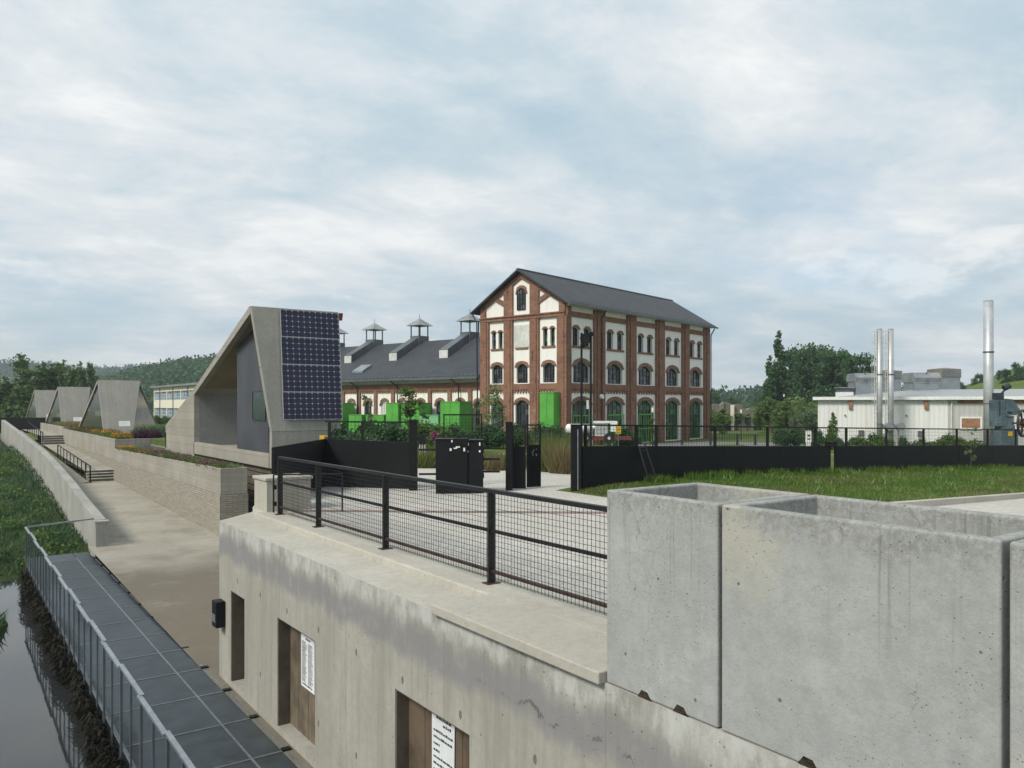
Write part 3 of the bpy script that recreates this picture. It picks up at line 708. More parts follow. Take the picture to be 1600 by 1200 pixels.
def sheet(name, label, cat, X, y0, y1, z0, z1, lines, seed, torn=False):
    t = thing(name, label, cat, (X, y1, z0)); r = random.Random(seed)
    w = y1-y0; h = z1-z0
    k = MB()
    if torn:
        pts = [(0, 0, 0), (0, 0, h)]+[(0, -w, h)]
        z = h
        while z > .15: z -= .12; pts.append((0, -w+.012*r.uniform(-1, 1), max(z, 0)))
        k.solid(pts, (.006, 0, 0)); 
    else: k.box(0, -w, 0, .006, 0, h)
    fixn(link('sheet', k, 'paper', t))
    q = MB()
    def row(z, ya, yb, hh):
        if lines != 'table': 
            k = MB(); y = ya
            while y < yb:
                l = min(r.uniform(.02, .07), yb-y); k.box(-.002, -(y+l), z, .0, -y, z+hh*r.uniform(.7, 1.1)); y += l+.012
            k.box(-.0012, -yb, z, .0, -ya, z+hh*.16); link('print_line', k, 'ink', t); return
        y = ya
        while y < yb:
            l = min(r.uniform(.02, .07), yb-y); q.box(-.002, -(y+l), z, .0, -y, z+hh*r.uniform(.7, 1.1)); y += l+.012
    if lines == 'table':
        row(h*.92, w*.35, w*.7, .03); link('print_title', q, 'ink', t)
        for c in range(2):
            q = MB()
            for i in range(36): row(h*.86-i*h*.0215, w*(.08+.46*c), w*(.08+.46*c)+w*.36*r.uniform(.6, 1), .009)
            link('print_column', q, 'ink', t)
        q = MB(); row(h*.05, w*.1, w*.85, .025)
    else:
        row(h*.95, w*.2, w*.85, .035); row(h*.91, w*.5, w*.85, .03)
        for i in range(17): row(h*.85-i*h*.048, w*.08, w*r.choice((.9, .75, .92, .35)), .026)
    if q.v: link('print', q, 'ink', t)
sheet('notice_board', 'white printed notice sheet in two columns fixed in the middle niche', 'notice', 4.425, 11.15, 11.68, -2.15, -1.36, 'table', 3)
sheet('paper_poster', 'curled white paper poster with dark lines of print in the nearest niche', 'poster', 4.393, 7.18, 7.66, -2.75, -1.25, 'lines', 5, True)
t = thing('wall_light', 'small black box light on the corner of the concrete retaining wall', 'wall light', (4.235, 15.12, -2.0))
bevel(link('housing', MB().box(-.17, -.14, 0, 0, .14, .48), 'black_steel', t), .015)
link('lens', MB().box(-.178, -.10, .10, -.168, .10, .24), 'galvanised', t)

# ---------------------------------------------------------------- hollow concrete blocks on the wall
def block(name, label, y0, y1, x0=4.245, x1=5.3, zb=-.085, zt=1.43, fill=.55, slope=0.0):
    t = thing(name, label, 'concrete block', (x0, y0, zb), 0, 'hollow precast blocks lined up on the retaining wall')
    L_ = y1-y0; D = x1-x0; hh = zt-zb; w = .085
    m = MB(); o_ = [(0, 0), (D, 0), (D, L_), (0, L_)]; i_ = [(w, w), (D-w, w), (D-w, L_-w), (w, L_-w)]
    vs = [(x, y, 0) for x, y in o_]+[(x, y, hh) for x, y in o_]+[(x, y, hh) for x, y in i_]+[(x, y, hh-fill) for x, y in i_]
    fs = [(3, 2, 1, 0)]
    for k in range(4):
        n = (k+1) % 4; fs += [(k, n, n+4, k+4), (k+4, n+4, n+8, k+8), (k+8, n+8, n+12, k+12)]
    fs.append((12, 13, 14, 15)); m.add(vs, fs)
    o = link('shell', m, 'precast', t); bevel(o, .016, 3)
    o.data.transform(Matrix.Translation((x0*3, y0*5, zb))); o.location = (-x0*3, -y0*5, -zb)
    link('soil', MB().box(w+.003, w+.003, hh-fill+.004, D-w-.003, L_-w-.003, hh-fill+.03), 'soil', t)
    # lifting notches at the foot
    for f_ in (.3, .62):
        q = MB(); c = L_*f_; q.solid([(-.004, c-.07, .0), (-.004, c-.03, .05), (-.004, c+.03, .055), (-.004, c+.07, .0)], (.02, 0, 0))
        fixn(link('lifting_notch', q, 'soil', t))
    return t
block('concrete_block', 'short grey hollow concrete block at the end of the mesh railing', 3.555, 4.66)
block('concrete_block', 'long pitted concrete block between the short block and the right picture edge', 1.79, 3.525)
block('concrete_block', 'yellow stained concrete block cut off by the right edge of the photo', -.4, 1.755)
block('concrete_block', 'flat topped trough of concrete behind the long pitted block', 1.9, 3.5, 5.33, 6.15, -.0, 1.40) if False else None

# ---------------------------------------------------------------- mesh guard railing
def guard():
    X = 5.23; t = thing('guard_railing', 'dark steel guard railing with wire mesh along the edge of the plaza', 'railing', (X, 10, .005))
    ya, yb = 4.75, 14.9
    posts = [14.9, 13.0, 10.46, 7.73, 5.0]
    link('top_rail', MB().box(-.035, ya-10, 1.06, .035, yb-10+.03, 1.105), 'dark_steel', t)
    link('middle_rail', MB().box(-.02, ya-10, .60, .02, yb-10, .635), 'dark_steel', t)
    link('bottom_rail', MB().box(-.02, ya-10, .13, .02, yb-10, .165), 'rust_steel', t)
    for y in posts:
        p = link('post', MB().box(-.045, -.018, .012, -.004, .018, 1.06).box(.004, -.018, .012, .045, .018, 1.06).box(-.004, -.012, .012, .004, .012, 1.06), 'dark_steel', t); p.location = (0, y-10, 0)
        link('foot_plate', MB().box(-.09, -.07, 0, .09, .07, .012), 'rust_steel', p)
    m = MB(); y = ya
    while y < yb-.05:
        m.box(-.0275, y-10-.002, .06, -.0235, y-10+.002, 1.055); y += .062
    z = .08
    while z < 1.05:
        m.box(-.0236, ya-10, z-.002, -.0195, yb-10, z+.002); z += .062
    link('wire_mesh', m, 'dark_steel', t)
guard()
t = thing('gate_pier', 'squat pale concrete pier at the far end of the mesh railing', 'pier', (5.12, 15.35, -.09))
bevel(link('pier', MB().box(0, .0, 0, .9, .75, .70), 'coping', t), .012)
bevel(link('pier_cap', MB().box(-.03, -.03, .70, .93, .78, .76), 'coping', t), .01)
t = thing('tube_handrail', 'thin black bent tube rail beside the concrete pier', 'handrail', (5.22, 15.24, 0))
link('tube', MB().path([(0, 0, -.06), (0, 0, .72), (.0, .0, .74), (1.15, -.62, .74), (1.15, -.62, 0)], .016), 'black_steel', t)
for z in (.18, .5): link('hinge', MB().box(-.03, -.10, z-.04, .03, -.03, z+.04), 'black_steel', t)

# ---------------------------------------------------------------- black fences, gate posts, turnstile
def fence(name, label, a, b, top0, top1, rail, posts, mesh=True, bot0=0.0, bot1=0.0, group='black sheet metal fences around the plaza', th=.05):
    a = Vector((a[0], a[1], 0)); b = Vector((b[0], b[1], 0)); L_ = (b-a).length; d = (b-a).normalized()
    t = thing(name, label, 'fence', a, math.atan2(d.y, d.x), group)
    m = MB().hexa([(0, -th/2, bot0), (L_, -th/2, bot1), (L_, th/2, bot1), (0, th/2, bot0), (0, -th/2, top0), (L_, -th/2, top1), (L_, th/2, top1), (0, th/2, top0)])
    n = max(1, int(L_/2.4))
    for i in range(1, n): 
        u = L_*i/n; tz = top0+(top1-top0)*u/L_; bz = bot0+(bot1-bot0)*u/L_
        m.box(u-.015, -th/2-.006, bz, u+.015, th/2+.006, tz-.01)
    link('panel', m, 'black_sheet', t)
    if rail:
        r0, r1 = rail
        link('rail', MB().bar((0, 0, r0), (L_, 0, r1), .04, .04), 'black_steel', t)
        for u in posts:
            tz = top0+(top1-top0)*u/L_; rz = r0+(r1-r0)*u/L_
            p = link('post', MB().box(-.03, -.03, 0, .03, .03, rz-tz-.02), 'black_steel', t); p.location = (u, 0, tz)
        if mesh:
            k = MB(); u = .1
            while u < L_:
                tz = top0+(top1-top0)*u/L_; rz = r0+(r1-r0)*u/L_
                k.box(u-.0025, -.0025, tz, u+.0025, .0025, rz-.02); u += .105
            for i in range(1, 5):
                f_ = i/5; k.bar((0, .006, top0+(r0-top0)*f_), (L_, .006, top1+(r1-top1)*f_), .005, .005)
            link('wire_mesh', k, 'black_steel', t)
    return t
PC = atz(508, 760, 0)                                                     # corner of the left black fence
PL = Vector((5.75, 16.85, 0)); PG = atz(640, 764, 0)
fence('black_fence', 'black sheet fence wing between the concrete pier and the fence corner', PL, PC, 1.18, 1.22, None, [])
fence('black_fence', 'black sheet fence with mesh on top between its corner and the left gate post', PC, PG, 1.22, 1.16, (1.66, 1.66), [.12, 1.05], True)
gA = Vector((12.62, 14.67)); 
def fx(px): return atY(px, 700, 14.67).x
def fz(px, py): return atY(px, py, 14.67).z
xa, xb, xc, xd = fx(909), fx(1297), fx(1304), fx(1640)
fence('black_fence', 'long black sheet fence right of the gate with a ladder leaning on it', (xa, 14.67), (xb, 14.67), fz(909, 697), fz(1297, 697), (fz(909, 664), fz(1297, 668.5)),
      [fx(p)-xa for p in (915, 994, 1025, 1117, 1199, 1274)], True, -.1, gz(xb, 0)-.2)
fence('black_fence', 'black sheet fence section at far right with a sapling in front', (xc, 14.67), (xd, 14.67), fz(1304, 697), fz(1640, 695.5), (fz(1304, 668.5), fz(1640, 672)),
      [fx(p)-xc for p in (1322, 1385, 1443, 1495, 1543, 1587)], True, gz(xc, 0)-.2, gz(xd, 0)-.2)
t = thing('junction_box', 'small black box over the gap in the long black fence', 'box', (fx(1293), 14.6, fz(1300, 697.5)))
bevel(link('box', MB().box(0, -.06, 0, .33, .18, .15), 'black_steel', t), .01)
link('lid', MB().box(-.015, -.075, .15, .345, .195, .165), 'black_steel', t)
def gpost(label, px0, px1, ytop, ybot, extra=None):
    p = atz((px0+px1)/2, ybot, 0); d = H*F/(ybot-HY); w = (px1-px0)/F*d; h = (ybot-ytop)/F*d
    t = thing('gate_post', label, 'post', p, R(-YAW), 'black posts of the gateway')
    bevel(link('post', MB().box(-w/2, -w/2, 0, w/2, w/2, h), 'black_sheet', t), .008)
    link('post_cap', MB().box(-w/2-.008, -w/2-.008, h, w/2+.008, w/2+.008, h+.015), 'black_steel', t)
    if extra: extra(t, w, h)
gpost('thick black gate post left of the turnstile', 640, 652, 657, 766)
def strip(t, w, h): link('strip', MB().box(w*.1, -w/2-.012, .05, w*.1+.018, -w/2, h-.1), 'galvanised', t)
gpost('black gate post with pale metal strip at the start of the long fence', 892, 908, 664, 768, strip)
def turnstile():
    d = 18.95; p = atz(718, 770, 0)
    t = thing('turnstile', 'black turnstile cabinet with white stickers and bars on both sides', 'turnstile', p, R(-YAW+4))
    w = 1.12; h = 1.28
    m = MB().box(-w/2, -.2, 0, .19, .2, h).box(.19, -.16, 0, w/2, .24, h-.03).box(-.13, -.22, h-.16, .2, .22, h+.02)
    bevel(link('cabinet', m, 'black_sheet', t), .012)
    link('top_plate', MB().box(-w/2-.02, -.22, h, -.14, .22, h+.015), 'dark_steel', t)
    link('top_plate', MB().box(.22, -.19, h-.03, w/2+.01, .27, h-.012), 'dark_steel', t)
    for s, z in ((-1, 1.03), (-1, .45), (1, 1.06), (1, .8), (1, .5)):
        link('bar', MB().tube((s*w/2, 0, z), (s*(w/2+.40), 0, z), .026, n=10), 'black_steel', t)
    for (sx, sz, a, b) in ((-.18, 1.24, .03, .055), (-.21, 1.04, .045, .06), (-.04, 1.125, .10, .085), (-.10, 1.07, .08, .025), (.11, 1.04, .04, .085), (.20, 1.165, .035, .07), (.19, .99, .035, .04), (.475, 1.165, .03, .08), (.475, .995, .035, .05)):
        y = -.205 if sx < .18 else -.165
        link('sticker', MB().box(sx-a/2, y-.002, sz-b/2, sx+a/2, y+.004, sz+b/2), 'white_paint', t)
    q = MB()
    for i in range(4): q.bar((w/2+.004, .0, .35+.2*i), (w/2+.004, .16, .45+.2*i), .05, .012)
    link('slot', q, 'dark_steel', t)
turnstile()
def meshframe(label, p, rz, w, h, z0, zp):
    t = thing('mesh_gate', label, 'gate', p, rz, 'mesh topped gate leaves')
    f = MB(); s = .035
    f.box(-w/2, -s/2, z0, -w/2+s, s/2, h); f.box(w/2-s, -s/2, z0, w/2, s/2, h); f.box(-w/2+s, -s/2, h-s, w/2-s, s/2, h)
    link('frame', f, 'black_steel', t)
    k = MB(); u = -w/2+.08
    while u < w/2-.05: k.box(u-.003, -.003, zp, u+.003, .003, h-s); u += .085
    z = zp+.08
    while z < h-.05: k.box(-w/2+s, .003, z-.003, w/2-s, .008, z+.003); z += .085
    link('wire_mesh', k, 'black_steel', t)
    if zp > z0: link('panel', MB().box(-w/2+s, -.015, z0, w/2-s, .015, zp), 'black_sheet', t)
    return t
q = atz(723, 757, 0); meshframe('mesh gate frame standing behind the black turnstile', q, R(-YAW), 1.02, 1.85, 0, .02)
gpost('black gate post right of the turnstile with a folded leaf beside it', 790, 801, 660, 766)
q = atz(811, 764.5, 0); g = meshframe('black gate leaf with mesh top next to the right turnstile post', q, R(-YAW), .34, 1.58, .02, 1.06)
q = atz(834, 762, 0); g = meshframe('angled black gate leaf with scuffed white marks right of the folded one', q, R(-YAW+28), .40, 1.6, .02, 1.08)
rr = random.Random(4); k = MB()
for i in range(7):
    a, b = rr.uniform(-.07, .08), rr.uniform(.78, 1.0); k.box(a, -.0175, b, a+rr.uniform(.015, .03), -.0155, b+rr.uniform(.02, .06))
link('scuff', k, 'zinc', g)
t = thing('leaning_ladder', 'narrow black ladder frame leaning on the long black fence', 'ladder', (fx(1000), 14.28, .05))
k = MB(); k.bar((-.34+.2, .30, 1.0), (0-.02, 0, 0), .03, .03); k.bar((-.02+.1, .30, 1.04), (.2+.06, 0, 0), .03, .03)
link('stile', k, 'dark_steel', t)
k = MB()
for f_ in (.06, .14): k.bar((-.14+.13*f_, .3-.3*f_, 1.0-f_), (.08+.17*f_, .3-.3*f_, 1.03-f_), .022, .022)
link('rung', k, 'dark_steel', t)

# ---------------------------------------------------------------- steel walkway with glass railing beside the channel
def walkway():
    t = thing('grating_walkway', 'dark steel grating walkway laid beside the retaining wall above the water', 'walkway', (2.2, 0, -3.0))
    y = -5.0; i = 0
    while y < 30:
        for a, b in ((.02, 1.41), (1.43, 1.9)):
            k = MB().box(a, y+.02, -.05, b, y+1.48, -.006); o = link('grating_panel', k, 'grating', t)
        y += 1.5
    e = MB()
    y = -5.0
    while y < 30.1: e.box(0, y-.018, -.055, 1.92, y+.018, .002); y += 1.5
    for x in (-.0, 1.42, 1.915): e.box(x-.016, -5, -.056, x+.016, 30, .004)
    link('grating_frame', e, 'grating_edge', t)
    b = MB()
    for x in (.06, 1.0, 1.85): b.box(x-.05, -5, -.3, x+.05, 30, -.06)
    y = -4.5
    while y < 30: b.box(.0, y-.05, -1.2, .1, y+.05, -.3); b.box(-.02, y-.04, -.42, 1.9, y+.04, -.3); y += 3.0
    b.box(.3, -5, -1.0, .36, 30, -.3)
    link('beam', b, 'machine_dark', t)
    y = -5
    while y < 30:
        link('clip', MB().box(1.86, y-.05, .005, 1.99, y+.05, .03), 'black_steel', t); y += 1.5
    link('skirt', MB().box(-.02, -5, -.62, .03, 30, -.06), 'black_steel', t)  # black sheet added to darken the gap under the walkway and its reflection
walkway()
def glassrail():
    t = thing('glass_railing', 'galvanised railing with glass panels standing between walkway and channel', 'railing', (2.16, 0, -3.0))
    y = 29.6; i = 0
    while y > -4:
        st = .012 if i % 2 else -.012
        link('hand_rail', MB().box(st-.03, y-1.56, 1.17+.012*(i % 2), st+.03, y, 1.205+.012*(i % 2)), 'galvanised', t)
        p = link('post', MB().box(-.016, -.025, -.25, .016, .025, 1.17), 'zinc_dark', t); p.location = (st*.3, y-.08, 0)
        p = link('post', MB().box(-.012, -.018, -.25, .012, .018, 1.17), 'zinc_dark', t); p.location = (st*.3, y-.83, 0)
        link('glass_panel', MB().box(-.008+st*.3, y-1.46, .03, .004+st*.3, y-.16, 1.15), 'rail_glass', t)
        y -= 1.5; i += 1
    link('end_rail', MB().bar((0, 29.62, 1.19), (2.05, 30.5, 1.19), .05, .05), 'galvanised', t)
glassrail()
rr = random.Random(8); pts = []
for i in range(9000):
    y = 1+28*rr.random(); w = .5+.5*math.sin(y*1.7)*math.sin(y*.73+1)
    pts.append((2.16-.02-.32*rr.random()*w, y, -3.06-.5*rr.random()**1.3))
stuff(blades('weed_debris', pts, -.13, .022, 'weed', 9, 1.3), 'dark tangled weed and debris caught along the water side of the walkway', 'weeds')

# ---------------------------------------------------------------- low wall, steps, handrails on the climbing path
def lowwall():
    t = thing('parapet_wall', 'long low stained concrete wall between the grassy bank and the climbing path', 'wall', (4.3, 30.8, -3))
    prof = [(4.3, 30.8, -1.9), (4.42, 36, -1.66), (4.55, 40.5, -1.42), (4.8, 49, -1.12), (5.0, 58, -.83), (5.1, 75, -.35), (5.2, 104, .47)]
    m = MB(); vs = []
    for x, y, z in prof: vs += [(x-.0, y, -4.5), (x, y, z), (x+.34, y, z), (x+.34, y, -4.5)]
    n = len(prof); fs = []
    for i in range(n-1):
        for k in range(3): fs.append((4*i+k, 4*i+4+k, 4*i+5+k, 4*i+1+k))
    fs += [(0, 1, 2, 3), (4*n-1, 4*n-2, 4*n-3, 4*n-4)]
    m.add([(x-4.3, y-30.8, z+3) for x, y, z in vs], fs)
    o = fixn(link('wall', m, 'old_wall', t))
lowwall()
t = thing('end_post', 'short concrete post closing the near end of the low wall', 'post', (4.46, 30.55, -3))
bevel(link('post', MB().box(-.2, -.12, 0, .2, .12, 1.05), 'old_wall', t), .01); link('cap', MB().box(-.22, -.14, 1.05, .22, .14, 1.10), 'coping', t)
def steps(label, y0, z0, n, rise, tread, x0, x1):
    t = thing('steps', label, 'steps', (x0, y0, z0), 0, 'concrete steps of the climbing path')
    for i in range(n):
        k = MB().box(0, i*tread, -.3, x1-x0, (n)*tread+.06, rise*(i+1)) if i == n-1 else MB().box(0, i*tread, -.3, x1-x0, (i+1)*tread-.002, rise*(i+1))
        bevel(link('step', k, 'ruin_concrete', t), .012)  # riser shade put into the colour: dark body under paler treads
        zt_ = rise*(i+1); link('tread', MB().box(-.01, i*tread-.05, zt_+.003, x1-x0+.01, ((i+1)*tread-.06 if i < n-1 else n*tread+.06), zt_+.035), 'coping', t)
steps('three concrete steps beside the picket handrail, nearer pair of planters', 52.6, -2.46, 4, .14, .38, 7.0, 8.6)
steps('far flight of concrete steps near the black end fence', 78.5, -1.33, 4, .178, .4, 7.0, 8.7)
def picket(label, y0, y1, z0, z1, x, n, h=.98):
    t = thing('picket_handrail', label, 'handrail', (x, y0, z0), 0, 'black picket handrails beside the steps')
    L_ = y1-y0; dz = z1-z0
    link('rail', MB().bar((0, 0, h), (0, L_, dz+h), .05, .05), 'black_steel', t)
    for i in range(n):
        f_ = i/(n-1); r_ = .035 if i in (0, 1, n-1) else .022
        p = link('picket', MB().box(-r_, -r_*1.6, 0, r_, r_*1.6, h-.02), 'black_steel', t); p.location = (0, L_*f_, dz*f_)
    link('foot', MB().box(-.3, -.05, -.02, .1, .25, .02), 'black_steel', t)
picket('black picket handrail between ramp and the nearer steps', 52.0, 68.0, -2.46, -1.9, 7.0, 10)
picket('small far picket handrail below the black end fence', 79.0, 94.0, -1.3, -.62, 7.0, 9)
e0 = atd(-30, 671, 86); e1 = atd(71, 671, 87)
fence('black_fence', 'black sheet fence closing the far top end of the climbing path', e0, e1, .68, .68, None, [], False, -1.0, -1.0)

# ---------------------------------------------------------------- planters with flowers
def planter(label, x0, y0, x1, y1, zb, zt, stone_h, fall=0.0):
    t = thing('planter', label, 'planter', (x0, y0, zb), 0, 'long concrete planters beside the path')
    w = .14; D = x1-x0; L_ = y1-y0; hh = zt-zb
    m = MB()
    o_ = [(0, 0), (D, 0), (D, L_), (0, L_)]; i_ = [(w, w), (D-w, w), (D-w, L_-w), (w, L_-w)]
    vs = [(x, y, stone_h) for x, y in o_]+[(x, y, hh) for x, y in o_]+[(x, y, hh) for x, y in i_]+[(x, y, hh-.25) for x, y in i_]
    fs = []
    for k in range(4):
        n = (k+1) % 4; fs += [(k, n, n+4, k+4), (k+4, n+4, n+8, k+8), (k+8, n+8, n+12, k+12)]
    fs += [(3, 2, 1, 0)]
    vs = [(x, y, z-(fall*y/L_ if z > stone_h+.01 else 0)) for x, y, z in vs]
    m.add(vs, fs); bevel(link('concrete_rim', m, 'board_concrete', t), .015)
    link('stone_base', MB().box(-.02, -.02, -.5, D+.02, L_+.02, stone_h), 'stone_courses', t)
    so_ = MB().hexa([(w+.003, w+.003, hh-.5), (D-w-.003, w+.003, hh-.5), (D-w-.003, L_-w-.003, hh-.5-fall), (w+.003, L_-w-.003, hh-.5-fall), (w+.003, w+.003, hh-.08), (D-w-.003, w+.003, hh-.08), (D-w-.003, L_-w-.003, hh-.08-fall), (w+.003, L_-w-.003, hh-.08-fall)])
    link('soil', so_, 'soil', t)
    return t
planter('nearest stone faced planter filled with pink petunias', 8.35, 30.2, 9.35, 52.6, -3.0, -.27, 1.75, .28)
planter('middle planter with orange marigolds in front of a concrete tent pavilion', 8.6, 53.9, 11.5, 79.5, -2.4, -.03, 1.1)
planter('farthest low planter before the second tent pavilion', 8.7, 80.5, 11.5, 105, -1.4, .12, .4)
def flowers(name, label, x0, x1, y0, y1, z, n, h, mat, lf='leaf_mid', seed=1):
    t = thing(name, label, 'flowers', ((x0+x1)/2, y0, z)); r = random.Random(seed); cx = (x0+x1)/2
    a = []; b = []
    for i in range(n):
        x, y = r.uniform(x0, x1)-cx, r.uniform(0, y1-y0); bump = .6+.4*math.sin(y*2.3+seed)*math.sin(y*.9)
        a.append((x, y, 0)); 
        if r.random() < .6: b.append((x, y, h*bump*r.uniform(.5, 1.1)))
    o = blades('foliage', a, h, .03, lf, seed, 1.0); o.parent = t; o['kind'] = 'stuff'
    rg = np.random.default_rng(seed); P = np.array(b); m_ = len(P); V = np.empty((m_, 4, 3)); s = .05
    for k, (dx, dy) in enumerate(((-1, -1), (1, -1), (1, 1), (-1, 1))):
        V[:, k] = P+np.stack([dx*s*rg.uniform(.5, 1.2, m_), dy*s*rg.uniform(.5, 1.2, m_), (rg.uniform(-.05, .05, m_))], 1)
    me = bpy.data.meshes.new('petals'); me.from_pydata(V.reshape(-1, 3).tolist(), [], np.arange(4*m_).reshape(-1, 4).tolist()); me.update()
    o = link('petals', me, mat, t); o['kind'] = 'stuff'
flowers('petunia_bed', 'pink petunias spilling over the nearest planter', 8.42, 9.3, 30.4, 44, -.46, 4200, .26, 'petals_pink', 'leaf_mid', 2)
flowers('petunia_bed', 'salmon and pink flowers at the far half of the nearest planter', 8.42, 9.3, 44, 50, -.58, 1800, .20, 'petals_red', 'leaf_mid', 3)
flowers('flower_bed', 'yellow green flowering plants at the far tip of the nearest planter', 8.42, 9.3, 50, 52.4, -.62, 700, .26, 'petals_orange', 'leaf_pale', 4)
flowers('marigold_bed', 'bright orange marigolds in the middle planter', 8.8, 9.9, 55, 65, -.15, 2600, .42, 'petals_orange', 'leaf_mid', 5)
flowers('coleus_bed', 'dark purple leaved plants right of the marigolds', 10.1, 11.4, 54.1, 57, -.15, 900, .6, 'petals_purple', 'petals_purple', 6)
flowers('flower_bed', 'mixed rusty flowers at the far end of the middle planter', 8.8, 11.0, 66, 79, -.15, 2200, .45, 'petals_red', 'leaf_mid', 7)
flowers('flower_bed', 'red and yellow flowers in the farthest planter', 8.9, 11.0, 81, 92, .0, 1600, .45, 'petals_red', 'leaf_pale', 8)
flowers('shrub_bed', 'low green shrubs beside the foot of the middle pavilion', 11.7, 15.5, 56, 64, -.2, 1500, .9, 'leaf_mid', 'leaf_dark', 9)
# wall under the pavilion, with timber slats
t = thing('slat_wall', 'dark timber slat wall in the recess under the large pavilion', 'wall', (10.55, 20, -3))
link('backing', MB().box(.08, -2.5, -1, .14, 34, 2.6), 'grey_wall', t)
k = MB()
for i in range(9): k.box(0, -2.5, .1+.28*i, .07, 34, .1+.28*i+.2)
link('slat', k, 'wood_slat', t)

# ---------------------------------------------------------------- large pavilion with solar panels
def pavilion_big():
    t = thing('concrete_pavilion', 'large folded concrete pavilion carrying four solar panels', 'pavilion', (10.4, 30.5, -.4))
    def P(x, y, z): return Vector((x-10.4, y-30.5, z+.4))
    sl = MB()
    TL, TR = (9.8, 31.2, 5.95), (13.42, 31.2, 5.95); BL, BR = (10.42, 30.62, 1.05), (13.28, 30.62, 1.05)
    e = .26
    sl.hexa([P(*BL), P(*BR), P(BR[0], BR[1]+e, BR[2]), P(BL[0], BL[1]+e, BL[2]), P(*TL), P(*TR), P(TR[0], TR[1]+e*.9, TR[2]-.0), P(TL[0], TL[1]+e*.9, TL[2]-.0)])
    o = bevel(link('front_slab', sl, 'slab_concrete', t), .012)
    link('front_base', MB().box(.03, .13, 0, 2.86, .42, 1.448), 'slab_concrete', t)
    # back slab, flaring away
    ra, rb = (9.8, 31.2+e*.9, 5.95), (13.42, 31.2+e*.9, 5.95); ka, kb = (10.4, 42.3, 2.91), (14.5, 42.3, 2.91); ga, gb = (10.4, 48.7, .89), (15.2, 48.7, .89)
    th = .3
    bs = MB()
    dn = lambda p: (p[0], p[1]-.05, p[2]-th)
    bs.hexa([P(*dn(ra)), P(*dn(rb)), P(*dn(kb)), P(*dn(ka)), P(*ra), P(*rb), P(*kb), P(*ka)])
    bs.hexa([P(*dn(ka)), P(*dn(kb)), P(*dn(gb)), P(*dn(ga)), P(*ka), P(*kb), P(*gb), P(*ga)])
    fixn(link('back_slab', bs, 'pavilion_concrete', t))
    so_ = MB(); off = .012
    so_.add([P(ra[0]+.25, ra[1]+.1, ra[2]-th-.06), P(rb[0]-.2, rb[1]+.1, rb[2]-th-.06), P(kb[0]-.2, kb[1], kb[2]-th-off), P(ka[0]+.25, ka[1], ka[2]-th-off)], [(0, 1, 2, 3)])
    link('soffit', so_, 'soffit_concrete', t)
    # outer side wall at the low end with its flat face to the path
    w = MB(); w.solid([P(10.4, 42.3, -1.6), P(10.4, 48.7, -1.6), P(10.4, 48.7, .60), P(10.4, 42.3, 2.60)], (.26, 0, 0)); fixn(w_ := link('side_wall', w, 'pavilion_concrete', t))
    w = MB(); w.solid([P(14.6, 42.3, -1.6), P(15.1, 48.7, -1.6), P(15.1, 48.7, .60), P(14.4, 42.3, 2.60)], (-.26, 0, 0)); fixn(link('side_wall', w, 'pavilion_concrete', t))
    link('end_wall', MB().box(0, 18.0, 0, 4.6, 18.2, .9), 'pavilion_concrete', t)
    iw = MB().box(.262, 11.8, .30, 3.0, 12.0, 3.0)
    for y_ in (.95, 1.62): iw.box(y_-.025, 11.79, 2.1, y_+.025, 11.8, 2.15)
    link('inner_wall', iw, 'grey_wall', t)
    dw = MB(); xx = 10.42
    pr = [P(xx, 30.95, .1), P(xx, 35.1, .1), P(xx, 35.1, 4.60), P(xx, 31.32, 5.64)]
    dw.solid(pr, (.2, 0, 0)); fixn(link('dark_wall', dw, 'dark_panel', t))
    wn = link('window', MB().box(0.0, .85, 1.9, .018, 2.4, 3.0), 'green_pane', t)
    f = MB(); f.box(-.015, .80, 1.85, .018, 2.45, 1.9).box(-.015, .80, 3.0, .018, 2.45, 3.05).box(-.015, .80, 1.9, .018, .85, 3.0).box(-.015, 2.4, 1.9, .018, 2.45, 3.0)
    link('window_frame', f, 'machine_dark', wn)
    link('ledge', MB().box(-.0, .42, 0, .26, 11.9, .585), 'pavilion_concrete', t)
    link('under_wall', MB().box(.3, 6.0, -1.2, .5, 18.0, 0), 'pavilion_concrete', t)
    link('floor', MB().box(.262, .43, .02, 3.0, 17.9, .40), 'pavilion_concrete', t)
pavilion_big()
for i, nm in enumerate(('bottom', 'third from the top', 'second from the top', 'topmost')):
    lab = {'bottom': 'lowest dark blue solar panel on the large concrete pavilion', 'topmost': 'topmost dark blue solar panel on the large concrete pavilion'}.get(nm, 'dark blue solar panel, '+nm+' in the stack on the pavilion')
    z0 = 1.5+1.10*i; f0 = (z0-1.05)/4.9
    t = thing('solar_panel', lab, 'solar panel', (10.86+.07*f0, 30.62+.58*f0-.09, z0), 0, 'solar panels mounted on the large pavilion')
    t.rotation_euler = (R(-6.75), 0, 0)
    link('cells', MB().box(.014, -.012, .012, 2.461, .0, 1.086), 'solar_cells', t)
    f = MB().box(0, -.02, 0, 2.475, .03, .012).box(0, -.02, 1.086, 2.475, .03, 1.10-.004).box(0, -.02, .012, .014, .03, 1.086).box(2.461, -.02, .012, 2.475, .03, 1.086)
    link('frame', f, 'stack_steel', t)
    for x in (.45, 2.0): link('clamp', MB().box(x-.05, -.032, -.025, x+.05, .03, .012), 'galvanised', t)
t = thing('siren', 'small rust red fitting on the top right corner of the solar pavilion', 'fitting', (13.5, 31.15, 5.6))
link('cup', MB().tube((0, 0, 0), (0, 0, .3), .07, .10, 10), 'rust_red', t); link('bracket', MB().box(-.14, -.02, .12, 0, .02, .2), 'rust_red', t)
t = thing('warning_sign', 'little yellow and black sign at the foot of the solar pavilion', 'sign', atd(507, 689, 21.2), R(-YAW))
